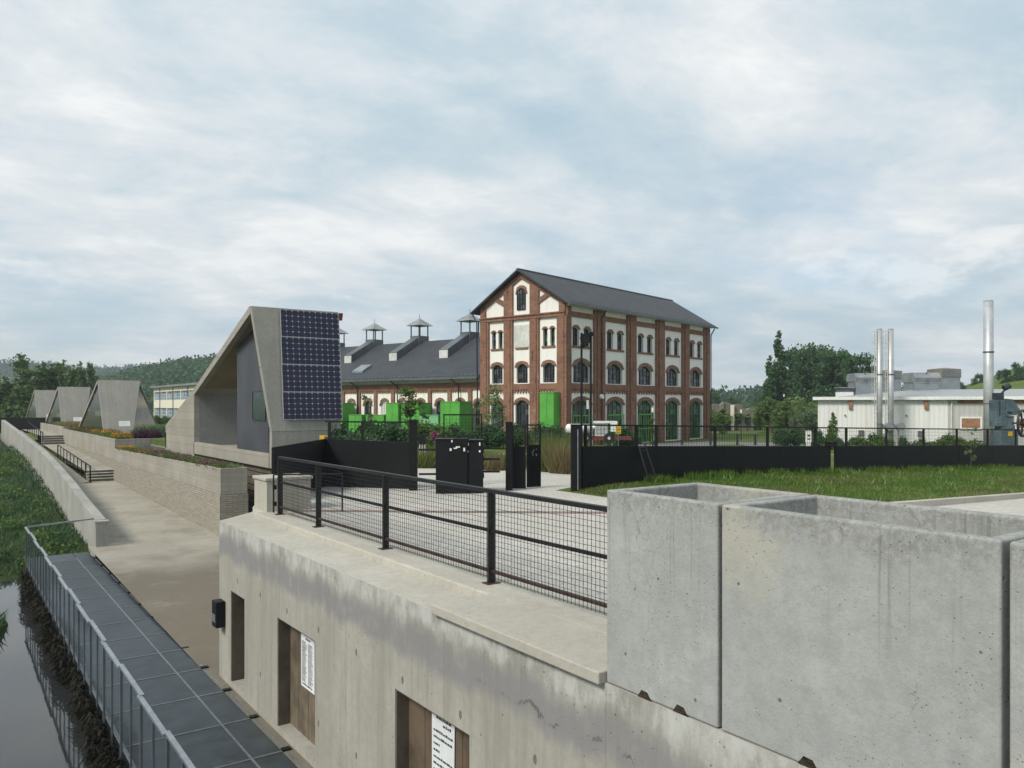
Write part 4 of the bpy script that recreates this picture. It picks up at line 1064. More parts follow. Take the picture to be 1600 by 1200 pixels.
link('plate', MB().box(-.13, -.01, 0, .13, .01, .15), 'yellow_paint', t); link('mark', MB().box(-.0, -.016, .02, .10, -.011, .12), 'ink', t)

def tent(label, sign=None):
    t = thing('concrete_pavilion', label, 'pavilion', (9.8, 67, -.3), 0, 'small tent shaped concrete pavilions')
    fr = MB(); e = .22
    fr.hexa([(.15, 0, 0), (2.15, 0, 0), (2.15, e, 0), (.15, e, 0), (0, 2.0, 4.3), (3.05, 2.0, 4.3), (3.05, 2.0+e, 4.3), (0, 2.0+e, 4.3)])
    bevel(link('front_slab', fr, 'slab_concrete', t), .012)
    bk = MB(); bk.hexa([(-.6, 9.2, -.1), (6.0, 9.2, -.1), (6.0, 9.5, -.1), (-.6, 9.5, -.1), (0, 2.0+e, 4.05), (3.05, 2.0+e, 4.05), (3.05, 2.0+e, 4.3), (0, 2.0+e, 4.3)])
    fixn(link('back_slab', bk, 'pavilion_concrete', t))
    gl = MB(); gl.add([(.25, .3, 0), (-.5, 8.9, 0), (.10, 2.2, 4.05)], [(0, 1, 2)]); gl.add([(2.08, .3, 0), (5.85, 8.9, 0), (2.97, 2.2, 4.05)], [(0, 2, 1)])
    g = link('side_glazing', gl, 'brown_pane', t); 
    if sign:
        s = link('sign_plate', MB().box(0, -.03, 0, .78, 0, .42), 'white_paint', t); s.location = (1.25, .36, .72); s.rotation_euler = (R(-25), 0, 0)
        q = MB()
        for i in range(4): q.box(.06, -.033, .07+.09*i, .70-.1*(i % 2), -.031, .085+.09*i)
        link('print', q, 'zinc', s)
    return t
t2 = tent('nearest of the small concrete tent pavilions, behind orange marigolds', True)
fam = family(t2)
dup(t2, (9.8, 93.2, -.35), label='middle small concrete tent pavilion with a white plate', plan=fam)
dup(t2, (9.8, 119.4, -.3), label='farthest small concrete tent pavilion near the dark trees', plan=fam)

# ---------------------------------------------------------------- tall brick mill
BC = cw(3.92, 58.0, -1.05); BR_ = R(14.5)
X3, Y3 = Vector((1, 0, 0)), Vector((0, 1, 0))
def mill():
    t = thing('brick_mill', 'tall three storey brick and white plaster mill with grey gable roof', 'building', BC, BR_)
    LX, LY = 23.0, 8.3; D = .26
    bays = [(.5, 3.5), (5.0, 8.25), (9.65, 12.9), (14.35, 17.55), (18.9, 21.85)]
    gb = [(LY-7.4, LY-5.84), (LY-4.95, LY-3.27), (LY-2.4, LY-.71)]        # u from the far gable corner
    OR, UR, NR = Vector((0, 0, 0)), X3, -Y3
    OG, UG, NG = Vector((0, LY, 0)), -Y3, -X3
    wall = MB(); w1 = []; 
    r1 = []; r2 = []; r3 = []
    for a, b in bays:
        c = (a+b)/2; hw = 1.22
        r1.append((c-hw, c+hw, .02, 3.1, .42)); r2.append((c-1.08, c+1.08, 4.78, 5.95, .42))
        for s in (-.74, .74): r3.append((c+s-.43, c+s+.43, 7.5, 8.74, .16))
    facade(wall, OR, UR, NR, 0, LX, [(-.6, 4.5, r1), (4.5, 7.0, r2), (7.0, 10.8, r3)], D)
    g1 = []; g2 = []; g3 = []
    for i, (a, b) in enumerate(gb):
        c = (a+b)/2
        g1.append((c-.66, c+.66, .5, 3.15, .34)); g2.append((c-.55, c+.55, 4.78, 6.0, .25))
        if i != 1:
            for s in (-.34, .34): g3.append((c+s-.21, c+s+.21, 7.5, 8.75, .09))
    facade(wall, OG, UG, NG, 0, LY, [(-.6, 4.5, g1), (4.5, 7.0, g2), (7.0, 10.5, g3)], D)
    wall.add([(0, LY, 10.5), (0, 0, 10.5), (0, 0, 10.8), (0, LY/2, 13.2), (0, LY, 10.8)], [(0, 1, 2, 3, 4)])
    wall.add([(LX, 0, -.6), (LX, LY, -.6), (LX, LY, 10.8), (LX, LY/2, 13.2), (LX, 0, 10.8)], [(0, 1, 2, 3, 4)])
    wall.add([(LX, LY, -.6), (0, LY, -.6), (0, LY, 10.8), (LX, LY, 10.8)], [(0, 1, 2, 3)])
    link('wall', wall, 'plaster', t)
    # brick piers and bands, proud of the plaster
    bk = MB()
    def piers(O, U, N, edges, z1, pr=.16):
        for a, b in edges: fbox(bk, O, U, N, a, b, -.6, z1, 0.003, pr)
    pe = [(.02, bays[0][0])]+[(bays[i][1], bays[i+1][0]) for i in range(4)]+[(bays[4][1], LX)]
    piers(OR, UR, NR, pe, 10.35)
    ge = [(0, gb[0][0]), (gb[0][1], gb[1][0]), (gb[1][1], gb[2][0]), (gb[2][1], LY+.16)]
    piers(OG, UG, NG, ge, 9.62)
    for a, b in pe:                                                      # stepped inner strip
        if b-a > .9: fbox(bk, OR, UR, NR, a+.32, b-.32, -.6, 10.3, .16, .25)
    for a, b in ge:
        fbox(bk, OG, UG, NG, a+.2, b-.2, -.6, 9.6, .16, .22)
    for a, b in bays:
        fbox(bk, OR, UR, NR, a, b, 4.28, 4.72, .003, .12); fbox(bk, OR, UR, NR, a, b, 9.62, 10.0, .003, .12)
        n = 8; st = (b-a)/n
        for i in range(n): fpoly(bk, OR, UR, NR, [(a+st*i+.03, 4.28), (a+st*(i+.36), 3.98), (a+st*(i+.64), 3.98), (a+st*(i+1)-.03, 4.28)], .003, .085)
    for a, b in gb:
        fbox(bk, OG, UG, NG, a, b, 4.28, 4.72, .003, .12)
        n = 6; st = (b-a)/n
        for i in range(n): fpoly(bk, OG, UG, NG, [(a+st*i+.02, 4.28), (a+st*(i+.34), 4.0), (a+st*(i+.66), 4.0), (a+st*(i+1)-.02, 4.28)], .003, .085)
    fbox(bk, OG, UG, NG, 0, LY, 9.62, 9.86, .003, .2); fbox(bk, OG, UG, NG, .0, LY, 9.86, 9.96, .003, .28)
    # gable brickwork
    for a, b in ((ge[1][0], ge[1][1]), (ge[2][0], ge[2][1])):
        zt = lambda u: 10.72+(13.1-10.72)*(1-abs(u-LY/2)/(LY/2))
        fpoly(bk, OG, UG, NG, [(a, 9.96), (b, 9.96), (b, zt(b)-.2), (a, zt(a)-.2)], .003, .15)
    for s in (0, 1):
        f = (lambda u: u) if s == 0 else (lambda u: LY-u)
        pts = [(f(0), 10.40), (f(0), 10.80), (f(LY/2), 13.15), (f(LY/2), 12.75)]
        fpoly(bk, OG, UG, NG, pts if s == 0 else pts[::-1], .003, .13)
        c0 = ge[1][0] if s == 0 else LY-ge[2][1]
        pts = [(f(c0), 10.85), (f(c0), 11.25), (f(c0-1.1), 12.0-.62), (f(c0-1.35), 11.58-.42)]
        pts = [(f(c0), 10.72), (f(c0), 11.12), (f(c0-1.05), 11.62), (f(c0-1.30), 11.40)]
        fpoly(bk, OG, UG, NG, pts if s == 0 else pts[::-1], .003, .11)
        fpoly(bk, OG, UG, NG, [(f(0), 9.96), (f(.55), 9.96), (f(.55), 10.95), (f(0), 10.62)], .003, .12)
    fixn(link('brickwork', bk, 'brick', t))
    def arch(O, U, N, a, b, sp, ri, th, p1, drop=.0, n=8):
        k = MB(); farch(k, O, U, N, a, b, sp, ri, th, .003, p1, drop, n); fixn(link('brick_arch', k, 'brick', t))
    for (a, b, bo, sp, ri) in r1: arch(OR, UR, NR, a, b, sp, ri, .26, .07)
    for (a, b, bo, sp, ri) in r2: arch(OR, UR, NR, a, b, sp, ri, .26, .07)
    for (a, b, bo, sp, ri) in r3: arch(OR, UR, NR, a, b, sp, ri, .16, .06, .0, 4)
    for (a, b, bo, sp, ri) in g1+g2: arch(OG, UG, NG, a, b, sp, ri, .22, .07)
    for (a, b, bo, sp, ri) in g3: arch(OG, UG, NG, a, b, sp, ri, .12, .06, .0, 4)
    for a, b in bays:
        c = (a+b)/2; k = MB(); fbox(k, OR, UR, NR, c-1.24, c+1.24, 7.34, 7.5, .003, .08); fixn(link('sill', k, 'brick', t))
    for i, (a, b) in enumerate(gb):
        c = (a+b)/2; k = MB(); fbox(k, OG, UG, NG, c-.62, c+.62, 7.36, 7.5, .003, .08); fixn(link('sill', k, 'brick', t))
    arch(OG, UG, NG, LY/2-.42, LY/2+.42, 11.75, .28, .2, .08, .15)
    fixn(link('blind_panel', (lambda k: (fbox(k, OG, UG, NG, gb[1][0]+.09, gb[1][1]-.09, 7.5, 9.2, .003, .05), k)[1])(MB()), 'off_white', t))
    for i, (a, b, bo, sp, ri) in enumerate(r1):
        window(t, OR, UR, NR, a, b, bo, sp, ri, D-.08, 'dark_pane' if i < 2 else 'green_pane', 'frame_green', 4, 3, 'door' if i != 1 else 'door')
    for (a, b, bo, sp, ri) in r2: window(t, OR, UR, NR, a, b, bo, sp, ri, D-.08, 'dark_pane', 'dark_steel', 4, 4)
    for (a, b, bo, sp, ri) in r3: window(t, OR, UR, NR, a, b, bo, sp, ri, D-.08, 'dark_pane', 'dark_steel', 2, 4)
    for (a, b, bo, sp, ri) in g1: window(t, OG, UG, NG, a, b, bo, sp, ri, D-.08, 'dark_pane', 'dark_steel', 4, 5)
    for (a, b, bo, sp, ri) in g2: window(t, OG, UG, NG, a, b, bo, sp, ri, D-.08, 'dark_pane', 'dark_steel', 4, 6)
    for i, (a, b, bo, sp, ri) in enumerate(g3): window(t, OG, UG, NG, a, b, bo, sp, ri, D-.08, 'green_pane' if i > 1 else 'dark_pane', 'dark_steel', 1, 4)
    window(t, OG, UG, NG, LY/2-.42, LY/2+.42, 10.35, 11.75, .28, -.095, 'dark_pane', 'dark_steel', 3, 4, 'attic_window')
    # roof
    def rl(y): return 13.42-(13.42-10.48)*abs(y-LY/2)/(LY/2+.65)
    rf = MB(); x0, x1 = -.55, LX+.5
    for ya, yb in ((-.65, LY/2), (LY/2, LY+.65)):
        za, zb = rl(ya), rl(yb)
        rf.hexa([(x0, ya, za-.14), (x1, ya, za-.14), (x1, yb, zb-.14), (x0, yb, zb-.14), (x0, ya, za), (x1, ya, za), (x1, yb, zb), (x0, yb, zb)])
    rf_o = fixn(link('roof', rf, 'slate_roof', t))
    link('ridge_cap', MB().bar((x0, LY/2, 13.43), (x1, LY/2, 13.43), .22, .07), 'zinc_dark', rf_o)
    gt = MB(); gt.bar((x0, -.70, 10.40), (x1, -.70, 10.40), .13, .12); gt.bar((x0, LY+.70, 10.40), (x1, LY+.70, 10.40), .13, .12)
    link('gutter', gt, 'zinc_dark', rf_o)
    sg = MB().box(x0+.2, -.50, rl(-.5)+.06, x1-.2, -.48, rl(-.5)+.09)
    for i in range(46): sg.box(x0+.3+.5*i, -.52, rl(-.5)-.03, x0+.36+.5*i, -.46, rl(-.5)+.12)
    link('snow_guard', sg, 'zinc_dark', rf_o)
    ev = MB().box(.0, -.55, 10.36, LX, -.0, 10.42); link('eaves_board', ev, 'off_white', rf_o)
    dp = MB()
    dp.path([(22.85, -.7, 10.3), (22.85, -.32, 9.7), (22.85, -.32, -.4)], .055)
    link('downpipe', dp, 'dark_steel', t)
    dp = MB(); dp.path([(4.25, -.7, 10.3), (4.25, -.34, 9.8), (4.25, -.34, -.4)], .055); link('downpipe', dp, 'rust_steel', t)
    dp = MB(); dp.path([(-.3, 8.95, 10.3), (-.3, 8.5, 9.6), (-.28, 8.42, -.4)], .055); link('downpipe', dp, 'dark_steel', t)
    # round lamp on the first pier
    lp = MB().tube((4.25, -.25, 3.75), (4.25, -.42, 3.75), .2, .17, 14); link('wall_lamp', lp, 'glass_white', t)
    # green rail screens across the near doors
    for i in (0, 1, 2):
        a, b, *_ = r1[i]; k = MB()
        k.box(a+.02, -.12, 2.28, b-.02, -.06, 2.36); k.box(a+.02, -.12, 1.1, b-.02, -.06, 1.16)
        for j in range(7): x = a+.05+(b-a-.1)*j/6; k.box(x-.02, -.11, .02, x+.02, -.07, 2.28)
        link('door_screen', k, 'green_paint', t)
    return t
mill()

def hall():
    t = thing('brick_hall', 'long low brick hall with arched bays and a row of roof ventilators', 'building', BC, BR_)
    y0, y1 = 8.32, 46.0; OG, UG, NG = Vector((.35, y1, 0)), -Y3, -X3; L_ = y1-y0; D = .22
    u = lambda y: y1-y
    piers_ = [9.76+2.33*i for i in range(16)]
    wall = MB(); ops = []
    for i in range(len(piers_)-1):
        c = u((piers_[i]+piers_[i+1])/2); ops.append((c-.52, c+.52, .6, 3.15, .36))
    ops = sorted(ops)
    first = u((y0+piers_[0])/2)
    ops.append((first-.3, first+.42, .6, 3.15, .3))
    facade(wall, OG, UG, NG, 0, L_, [(-.6, 5.6, ops)], D)
    wall.add([(12.6, y0, -.6), (12.6, y1, -.6), (12.6, y1, 5.6), (12.6, y0, 5.6)], [(0, 1, 2, 3)])
    wall.add([(.35, y1, -.6), (.35, y1, 5.6), (6.45, y1, 9.0), (12.6, y1, 5.6), (12.6, y1, -.6)], [(0, 1, 2, 3, 4)])
    link('wall', wall, 'plaster', t)
    bk = MB()
    for p in piers_: fbox(bk, OG, UG, NG, u(p)-.2, u(p)+.2, -.6, 4.35, .003, .14)
    fbox(bk, OG, UG, NG, 0, L_, 4.35, 4.60, .003, .11); fbox(bk, OG, UG, NG, 0, L_, 4.60, 4.68, .003, .17); fbox(bk, OG, UG, NG, 0, L_, 4.68, 4.88, .003, .13)
    fbox(bk, OG, UG, NG, 0, L_, 4.88, 4.95, .003, .19)
    for i in range(len(piers_)-1):
        a, b = u(piers_[i+1])+.2, u(piers_[i])-.2; n = 7; st = (b-a)/n
        for j in range(n): fpoly(bk, OG, UG, NG, [(a+st*j+.02, 4.35), (a+st*j+.07, 4.14), (a+st*(j+1)-.07, 4.14), (a+st*(j+1)-.02, 4.35)], .003, .08)
    for (a, b, bo, sp, ri) in ops:
        k = MB(); farch(k, OG, UG, NG, a, b, sp, ri, .22, .003, .07, .12); fixn(link('brick_arch', k, 'brick', t))
    fixn(link('brickwork', bk, 'brick', t))
    for i, (a, b, bo, sp, ri) in enumerate(ops):
        white = (i % 3 != 0) and i < len(ops)-4
        window(t, OG, UG, NG, a, b, bo, sp, ri, D-.08 if not white else D-.17, 'off_white' if white else 'dark_pane', 'white_paint' if white else 'dark_steel', 3, 5)
    rf = MB(); slope = (9.15-5.35)/6.85
    for x0, x1 in ((-.45, 6.4), (6.4, 13.25)):
        za = 5.35 if x0 < 0 else 9.15; zb = 9.15 if x0 < 0 else 5.35
        rf.hexa([(x0, y0, za-.12), (x1, y0, zb-.12), (x1, y1+.4, zb-.12), (x0, y1+.4, za-.12), (x0, y0, za), (x1, y0, zb), (x1, y1+.4, zb), (x0, y1+.4, za)])
    zm = 5.35+slope*3.45+.05
    rf.hexa([(3.0, y0, zm-.3), (6.4, y0, 9.2-.1), (6.4, y1+.4, 9.2-.1), (3.0, y1+.4, zm-.3), (3.0, y0, zm-.1), (6.4, y0, 9.24), (6.4, y1+.4, 9.24), (3.0, y1+.4, zm-.1)])
    ro = fixn(link('roof', rf, 'slate_roof', t))
    g = MB().bar((-.5, y0, 5.28), (-.5, y1+.4, 5.28), .13, .12); link('gutter', g, 'zinc_dark', ro)
    sg = MB().box(-.26, y0+.1, 5.5, -.24, y1, 5.53)
    for i in range(74): sg.box(-.28, y0+.2+.5*i, 5.35+.1, -.22, y0+.27+.5*i, 5.35+.24)
    link('snow_guard', sg, 'zinc_dark', ro)
    sk = MB(); ys_ = 24.0; sk.hexa([(.9, ys_, 6.12), (2.0, ys_, 6.72), (2.0, ys_+1.5, 6.72), (.9, ys_+1.5, 6.12), (.9, ys_, 6.30), (2.0, ys_, 6.92), (2.0, ys_+1.5, 6.92), (.9, ys_+1.5, 6.30)])
    link('skylight', sk, 'galvanised', ro)
    for y in (15.5, 22.15, 28.8, 35.0, 41.5):
        v = MB(); v.box(5.75, y-.62, 8.8, 7.05, y+.62, 9.75)
        lan = fixn(link('ventilator', v, 'zinc_dark', ro))
        pt = MB()
        for sx in (5.82, 6.98):
            for sy in (-.55, .55): pt.box(sx-.045, y+sy-.045, 9.75, sx+.045, y+sy+.045, 10.75)
        link('vent_post', pt, 'zinc_dark', lan)
        c = MB(); q = [(5.45, y-.95, 10.75), (7.35, y-.95, 10.75), (7.35, y+.95, 10.75), (5.45, y+.95, 10.75)]
        c.add(q+[(6.4, y, 11.5)], [(3, 2, 1, 0), (0, 1, 4), (1, 2, 4), (2, 3, 4), (3, 0, 4)]); c.tube((6.4, y, 11.45), (6.4, y, 11.9), .03)
        link('vent_cap', c, 'zinc', lan)
        d = MB(); d.hexa([(3.05, y-.5, 6.9), (5.75, y-.5, 8.4), (5.75, y+.5, 8.4), (3.05, y+.5, 6.9), (3.05, y-.5, 8.05), (5.75, y-.5, 9.55), (5.75, y+.5, 9.55), (3.05, y+.5, 8.05)])
        do = link('dormer', d, 'zinc_dark', ro)
        link('dormer_front', MB().box(2.98, y-.52, 6.75, 3.05, y+.52, 7.95), 'off_white', do)
    for y in (10.9, 18.3, 23.8, 30.5):
        dp = MB().path([(-.42, y+.5, 5.25), (-.2, y+.08, 4.95), (.1, y, 4.7), (.1, y, -.3)], .05); link('downpipe', dp, 'dark_steel', t)
hall()

# green boxes standing in front of the hall and the mill
BM = Matrix.Translation(BC) @ Matrix.Rotation(BR_, 4, 'Z')
def gbox(label, y0, y1, z0, z1, x0=-1.6, x1=-.2, mat='green_paint', pale=False, legs=True):
    p = BM @ Vector((x0, y0, 0)); 
    t = thing('green_booth', label, 'booth', p, BR_, 'green metal booths along the brick buildings')
    L_ = y1-y0; D = x1-x0
    link('shell', MB().box(0, 0, z0, D, L_, z1), mat, t)
    link('lid', MB().box(-.04, -.04, z1, D+.04, L_+.04, z1+.05), mat, t)
    k = MB(); k.box(-.012, L_*.48, z0+.1, 0, L_*.50, z1-.1); k.box(.1, -.012, z0+.12, D-.1, 0, z0+.16)
    link('seam', k, 'frame_green', t)
    if z0 > .4 and legs:
        k = MB()
        for a, b in ((.06, .06), (D-.12, .06), (.06, L_-.12), (D-.12, L_-.12)): k.box(a, b, -.5, a+.07, b+.07, z0)
        link('leg', k, 'frame_green', t)
def yb_(px, x=-1.6):                       # along-the-wall position of a photo column, on the plane local x
    k = (px-800)/F; l0 = 3.92+.641*x; d0 = 58+.767*x
    return (l0-d0*k)/(.767+.641*k)
gbox('tall two tone green box against the white gable of the mill', yb_(865, -1.0), yb_(840, -1.0)-.2, 1.5, 4.0, -1.0, -.15, legs=False)
gbox('tall bright green booth between the birch and the mesh gate frame', yb_(721)+.2, yb_(688), .2, 3.35)
gbox('short mint green booth in front of the dark arched window', yb_(686)+.1, yb_(655), .2, 2.25, mat='pale_green')
gbox('tall green booth half hidden by the young green tree', yb_(657)+.2, yb_(627), .3, 3.25)
gbox('raised green booth left of the young green tree, white wall showing under it', yb_(624)+.15, yb_(603), 1.7, 3.25)
gbox('low wide dark green booth below the raised one', yb_(602)+.2, yb_(572), .2, 2.2)
gbox('low pale edged green booth next to the solar pavilion', yb_(566)+.1, yb_(545), .2, 2.2)
gbox('tall green booth right beside the edge of the solar panels', yb_(536)+.1, yb_(515), .4, 3.25)
t = thing('white_bench', 'small white slatted seat before the leftmost green booth', 'seat', BM @ Vector((-2.6, yb_(536, -2.6), .9)), BR_)
link('seat', MB().box(0, 0, 0, .4, .75, .06), 'white_paint', t); link('back', MB().box(.0, 0, .06, .05, .75, .3), 'white_paint', t)
k = MB()
for a, b in ((.03, .03), (.33, .03), (.03, .68), (.33, .68)): k.box(a, b, -.9, a+.04, b+.04, 0)
link('leg', k, 'white_paint', t)

# ---------------------------------------------------------------- white shed with roof units, stacks, old machine
def shed():
    l0 = 478/F*62; o = cw(l0, 62, -1.07); t = thing('white_shed', 'long low white sheet metal shed with shallow grey roof', 'building', o, R(-YAW-21))
    L_ = 30; Dp = 14; h = 3.62
    link('wall', MB().box(0, 0, -.4, 8.95, .15, h).box(0, .15, -.4, .15, Dp, h), 'white_sheet', t)
    link('wall', MB().box(8.95, .03, -.4, L_, .18, h-.1).box(L_-.15, .18, -.4, L_, Dp, h), 'grey_sheet', t)
    link('brown_strip', MB().box(9.6, .0, h-.38, L_, .03, h-.12), 'plywood', t)
    r = MB(); e = .35
    r.add([(-e, -e, h), (L_+e, -e, h), (L_+e, Dp, h), (-e, Dp, h), (7.5, Dp*.5, h+.78), (L_-6, Dp*.5, h+.78)], [(0, 1, 5, 4), (1, 2, 5), (2, 3, 4, 5), (3, 0, 4), (3, 2, 1, 0)])
    ro = link('roof', r, 'roof_sheet', t)
    link('fascia', MB().box(-e, -e-.03, h-.1, L_+e, -e, h+.14).box(-e-.03, -e, h-.1, -e, Dp, h+.14), 'white_paint', ro)
    for x0, x1 in ((9.85, 11.05), (13.35, 14.8)):
        w = link('boarded_window', MB().box(x0, -.02, 1.45, x1, .02, 2.15), 'plywood', t)
        f = MB().box(x0-.1, -.04, 1.30, x1+.1, .02, 1.45).box(x0-.1, -.04, 2.15, x1+.1, .02, 2.27).box(x0-.1, -.04, 1.45, x0, .02, 2.15).box(x1, -.04, 1.45, x1+.1, .02, 2.15)
        link('window_frame', f, 'white_paint', w)
    for x in (2.9, 6.95): link('vent_box', MB().box(x, -.12, .78, x+.38, 0, 1.2), 'zinc_dark', t)
    for x in (1.95, 6.2): link('pipe_end', MB().tube((x, 0, 2.35), (x, -.15, 2.35), .06), 'zinc_dark', t)
    k = MB().path([(9.2, -.06, -.3), (9.2, -.06, h-.1)], .05); link('downpipe', k, 'off_white', t)
    for x in (2.2, 7.4): link('rusty_bracket', MB().box(x, -.2, 2.85, x+.25, 0, 3.45), 'plywood', t)
    return o
shed()
def L2(px, y, d, z=None): p = atd(px, y, d); return p
def unit_hood(label, px0, px1, ytop, ymid, ybot, d):
    p = atd((px0+px1)/2, ybot, d); s = d/F; w = (px1-px0)*s; hm = (ybot-ymid)*s; ht = (ybot-ytop)*s
    t = thing('roof_ventilator', label, 'roof unit', p, R(-YAW), 'sheet metal units on the shed roof'); dp = w*.9
    link('base_box', MB().box(-w*.46, 0, -.9, w*.46, dp, hm), 'galvanised', t)
    hd = MB(); hd.solid([(-w/2, -.1, hm), (-w/2, -.22, hm+(ht-hm)*.45), (-w/2, .15, ht), (-w/2, dp-.1, ht), (-w/2, dp+.22, hm+(ht-hm)*.45), (-w/2, dp+.1, hm)], (w, 0, 0))
    ho = fixn(link('hood', hd, 'zinc', t))
    link('hood_strap', MB().bar((0, -.25, hm-.1), (0, .10, ht+.02), .1, .05), 'zinc_dark', ho)
    link('flashing', MB().box(-w/2, -.04, hm-.06, w/2, -.0, hm-.01), 'white_paint', t)
unit_hood('hooded roof unit left of the twin ladder stacks', 1336, 1369, 583, 596, 616, 65)
unit_hood('hooded roof unit right of the twin ladder stacks', 1428, 1469, 582, 597, 618, 65)
def unit_box(label, px0, px1, ytop, ymid, ybot, d):
    p = atd((px0+px1)/2, ybot, d); s = d/F; w = (px1-px0)*s; hm = (ybot-ymid)*s; ht = (ybot-ytop)*s
    t = thing('cooling_unit', label, 'roof unit', p, R(-YAW+14), 'boxy cooling units on the shed roof')
    link('base_box', MB().box(-w*.45, 0, -1.0, w*.45, w*.8, hm), 'galvanised', t)
    u_ = MB().box(-w*.48, -.05, hm, w*.48, w*.84, ht-.08); q = w*.48
    u_.add([(-q, -.05, ht-.08), (q, -.05, ht-.08), (q, w*.84, ht-.08), (-q, w*.84, ht-.08), (0, w*.4, ht+.06)], [(0, 1, 4), (1, 2, 4), (2, 3, 4), (3, 0, 4)])
    link('louvre_box', u_, 'ruin_concrete', t)
    lv = MB()
    for i in range(7): z = hm+.1+(ht-hm-.25)*i/7; lv.box(-w*.47, -.08, z, w*.47, -.05, z+.05)
    link('louvre', lv, 'zinc', t)
unit_box('tall boxy cooling unit behind the twin ladder stacks', 1380, 1412, 578, 592, 617, 70)
unit_box('tallest boxy cooling unit on the shed roof, right of both hoods', 1468, 1505, 575, 590, 612, 70)
t = thing('roof_vent', 'small low vent with open sides at the left end of the shed roof', 'roof unit', atd(1323, 616, 65), R(-YAW))
link('curb', MB().box(-.55, 0, -.5, .55, .9, .18), 'white_paint', t); link('louvre_box', MB().box(-.5, .05, .18, .5, .85, .5), 'zinc_dark', t); link('cap', MB().box(-.62, -.08, .5, .62, .98, .58), 'zinc', t)
def stack(label, px0, px1, ytop, d, ladder, bands, base):
    p = atd((px0+px1)/2, ytop, d); r = (px1-px0)/2/F*d; g_ = gz(p.x, p.y); h = p.z-g_
    t = thing('steel_stack', label, 'chimney', (p.x, p.y, g_), R(-YAW), 'tall steel flue stacks by the shed')
    smooth(link('pipe', MB().tube((0, 0, -.2), (0, 0, h), r, n=24), 'stack_steel', t)).data
    for f in bands: link('band', MB().tube((0, 0, h*f-.04), (0, 0, h*f+.04), r+.035, n=24), 'zinc_dark', t)
    link('rim', MB().tube((0, 0, h), (0, 0, h+.06), r+.01, r*.75, n=20), 'zinc', t)
    if ladder:
        k = MB(); lx = -r-.07
        for yy in (-.16, .16): k.box(lx-.02, yy-.02, .3, lx+.02, yy+.02, h)
        z = .4
        while z < h: k.bar((lx, -.16, z), (lx, .16, z), .035, .035); z += .3
        z = 2.2
        while z < h:
            k.path([(lx, -.16, z), (lx-.18, -.2, z), (lx-.26, 0, z), (lx-.18, .2, z), (lx, .16, z)], .012, n=4)
            k.bar((lx, -.16, z), (-r*.5, -.1, z), .03, .03); z += .42
        for q in ((-.2, -.18), (-.28, 0)): k.bar((lx+q[0]+.02, q[1], 2.2), (lx+q[0]+.02, q[1], h), .014, .014)
        link('ladder', k, 'off_white', t)
    if base: 
        k = MB(); k.tube((r+.35, -.0, 1.55), (r+.35, -.45, 1.55), .28, .30, 14); k.box(r-.02, -.12, 1.45, r+.2, .12, 1.7); k.box(r+.3, -.1, -.2, r+.36, -.04, 1.3)
        link('fan_housing', k, 'zinc', t)
stack('left one of the twin stacks with a caged ladder', 1369.5, 1378.5, 515, 58, True, (.2, .62), True)
stack('right one of the twin stacks with a caged ladder', 1387, 1396, 515, 58, True, (.2, .62), True)
stack('tallest plain steel stack beside the blue grey machine', 1537.5, 1551.5, 471, 50, False, (.335, .67), False)
def machine():
    d = 44; g_ = gz(60, 0); p = atd(1572, 690, d); t = thing('old_press', 'blue grey old press with spoked flywheel and counterweight arm', 'machine', (p.x, p.y, g_), R(-YAW)); s = d/F
    z = lambda y: H-(y-HY)*s-g_
    x = lambda px: (px-1572)*s
    b = MB(); b.box(x(1556), -.4, 0, x(1584), .45, z(670)); b.box(x(1559), -.3, z(670), x(1581), .35, z(664)); b.box(x(1551), -.35, z(666), x(1565), .35, z(625)); b.box(x(1562), -.3, z(664), x(1569), .4, z(623))
    b.solid([(x(1566), -.35, z(650)), (x(1583), -.35, z(648)), (x(1588), -.35, z(640)), (x(1577), -.35, z(624)), (x(1566), -.35, z(623))], (0, .75, 0))
    b.box(x(1566), -.25, z(672), x(1580), .3, z(650))
    bevel(fixn(link('body', b, 'machine_paint', t)), .02)
    link('head', MB().box(x(1553.5), -.3, z(624.5), x(1563.5), .2, z(614)), 'machine_dark', t)
    q = MB(); q.box(x(1555), -.36, z(650), x(1557), -.34, z(626)); q.box(x(1567.5), -.37, z(646), x(1575), -.34, z(643))
    for i in range(7): q.ball((x(1552.6), -.36, z(662-5.4*i)), .03, 6, 4); q.ball((x(1561), -.36, z(662-5.4*i)), .03, 6, 4)
    link('slot', q, 'machine_dark', t)
    link('plinth', MB().box(x(1552), -.6, 0, x(1590), .6, .5), 'grey_wall', t)
    link('name_plate', MB().box(x(1568), -.42, z(681), x(1575), -.395, z(674)), 'yellow_paint', t)
    a = MB(); a.bar((x(1562), 0, z(618)), (x(1571), 0, z(608)), .08, .08)
    ar = link('arm', a, 'machine_dark', t); link('counterweight', MB().tube((x(1568.5), 0, z(606.5)), (x(1577), 0, z(602.5)), .17, .17, 14), 'machine_dark', ar)
    cx_, cz_ = x(1586), z(661); w = MB(); w.ring((cx_, -.65, cz_), (.8, -1, 0), .70, .07, 28, 8)
    fw = smooth(link('flywheel', w, 'machine_dark', t))
    k = MB(); ax = Vector((.8, -1, 0)).normalized(); e1 = Vector((0, 0, 1)); e2 = ax.cross(e1)
    for i in range(5):
        an = 2*math.pi*i/5+.4; k.bar(Vector((cx_, -.65, cz_)), Vector((cx_, -.65, cz_))+(e1*math.cos(an)+e2*math.sin(an))*.62, .09, .05)
    k.tube(Vector((cx_, -.65, cz_))-ax*.15, Vector((cx_, -.65, cz_))+ax*.12, .13, n=12); k.bar((cx_, -.65, cz_), (x(1572), .1, cz_), .1, .1)
    link('spoke', k, 'rust_steel', fw)
machine()

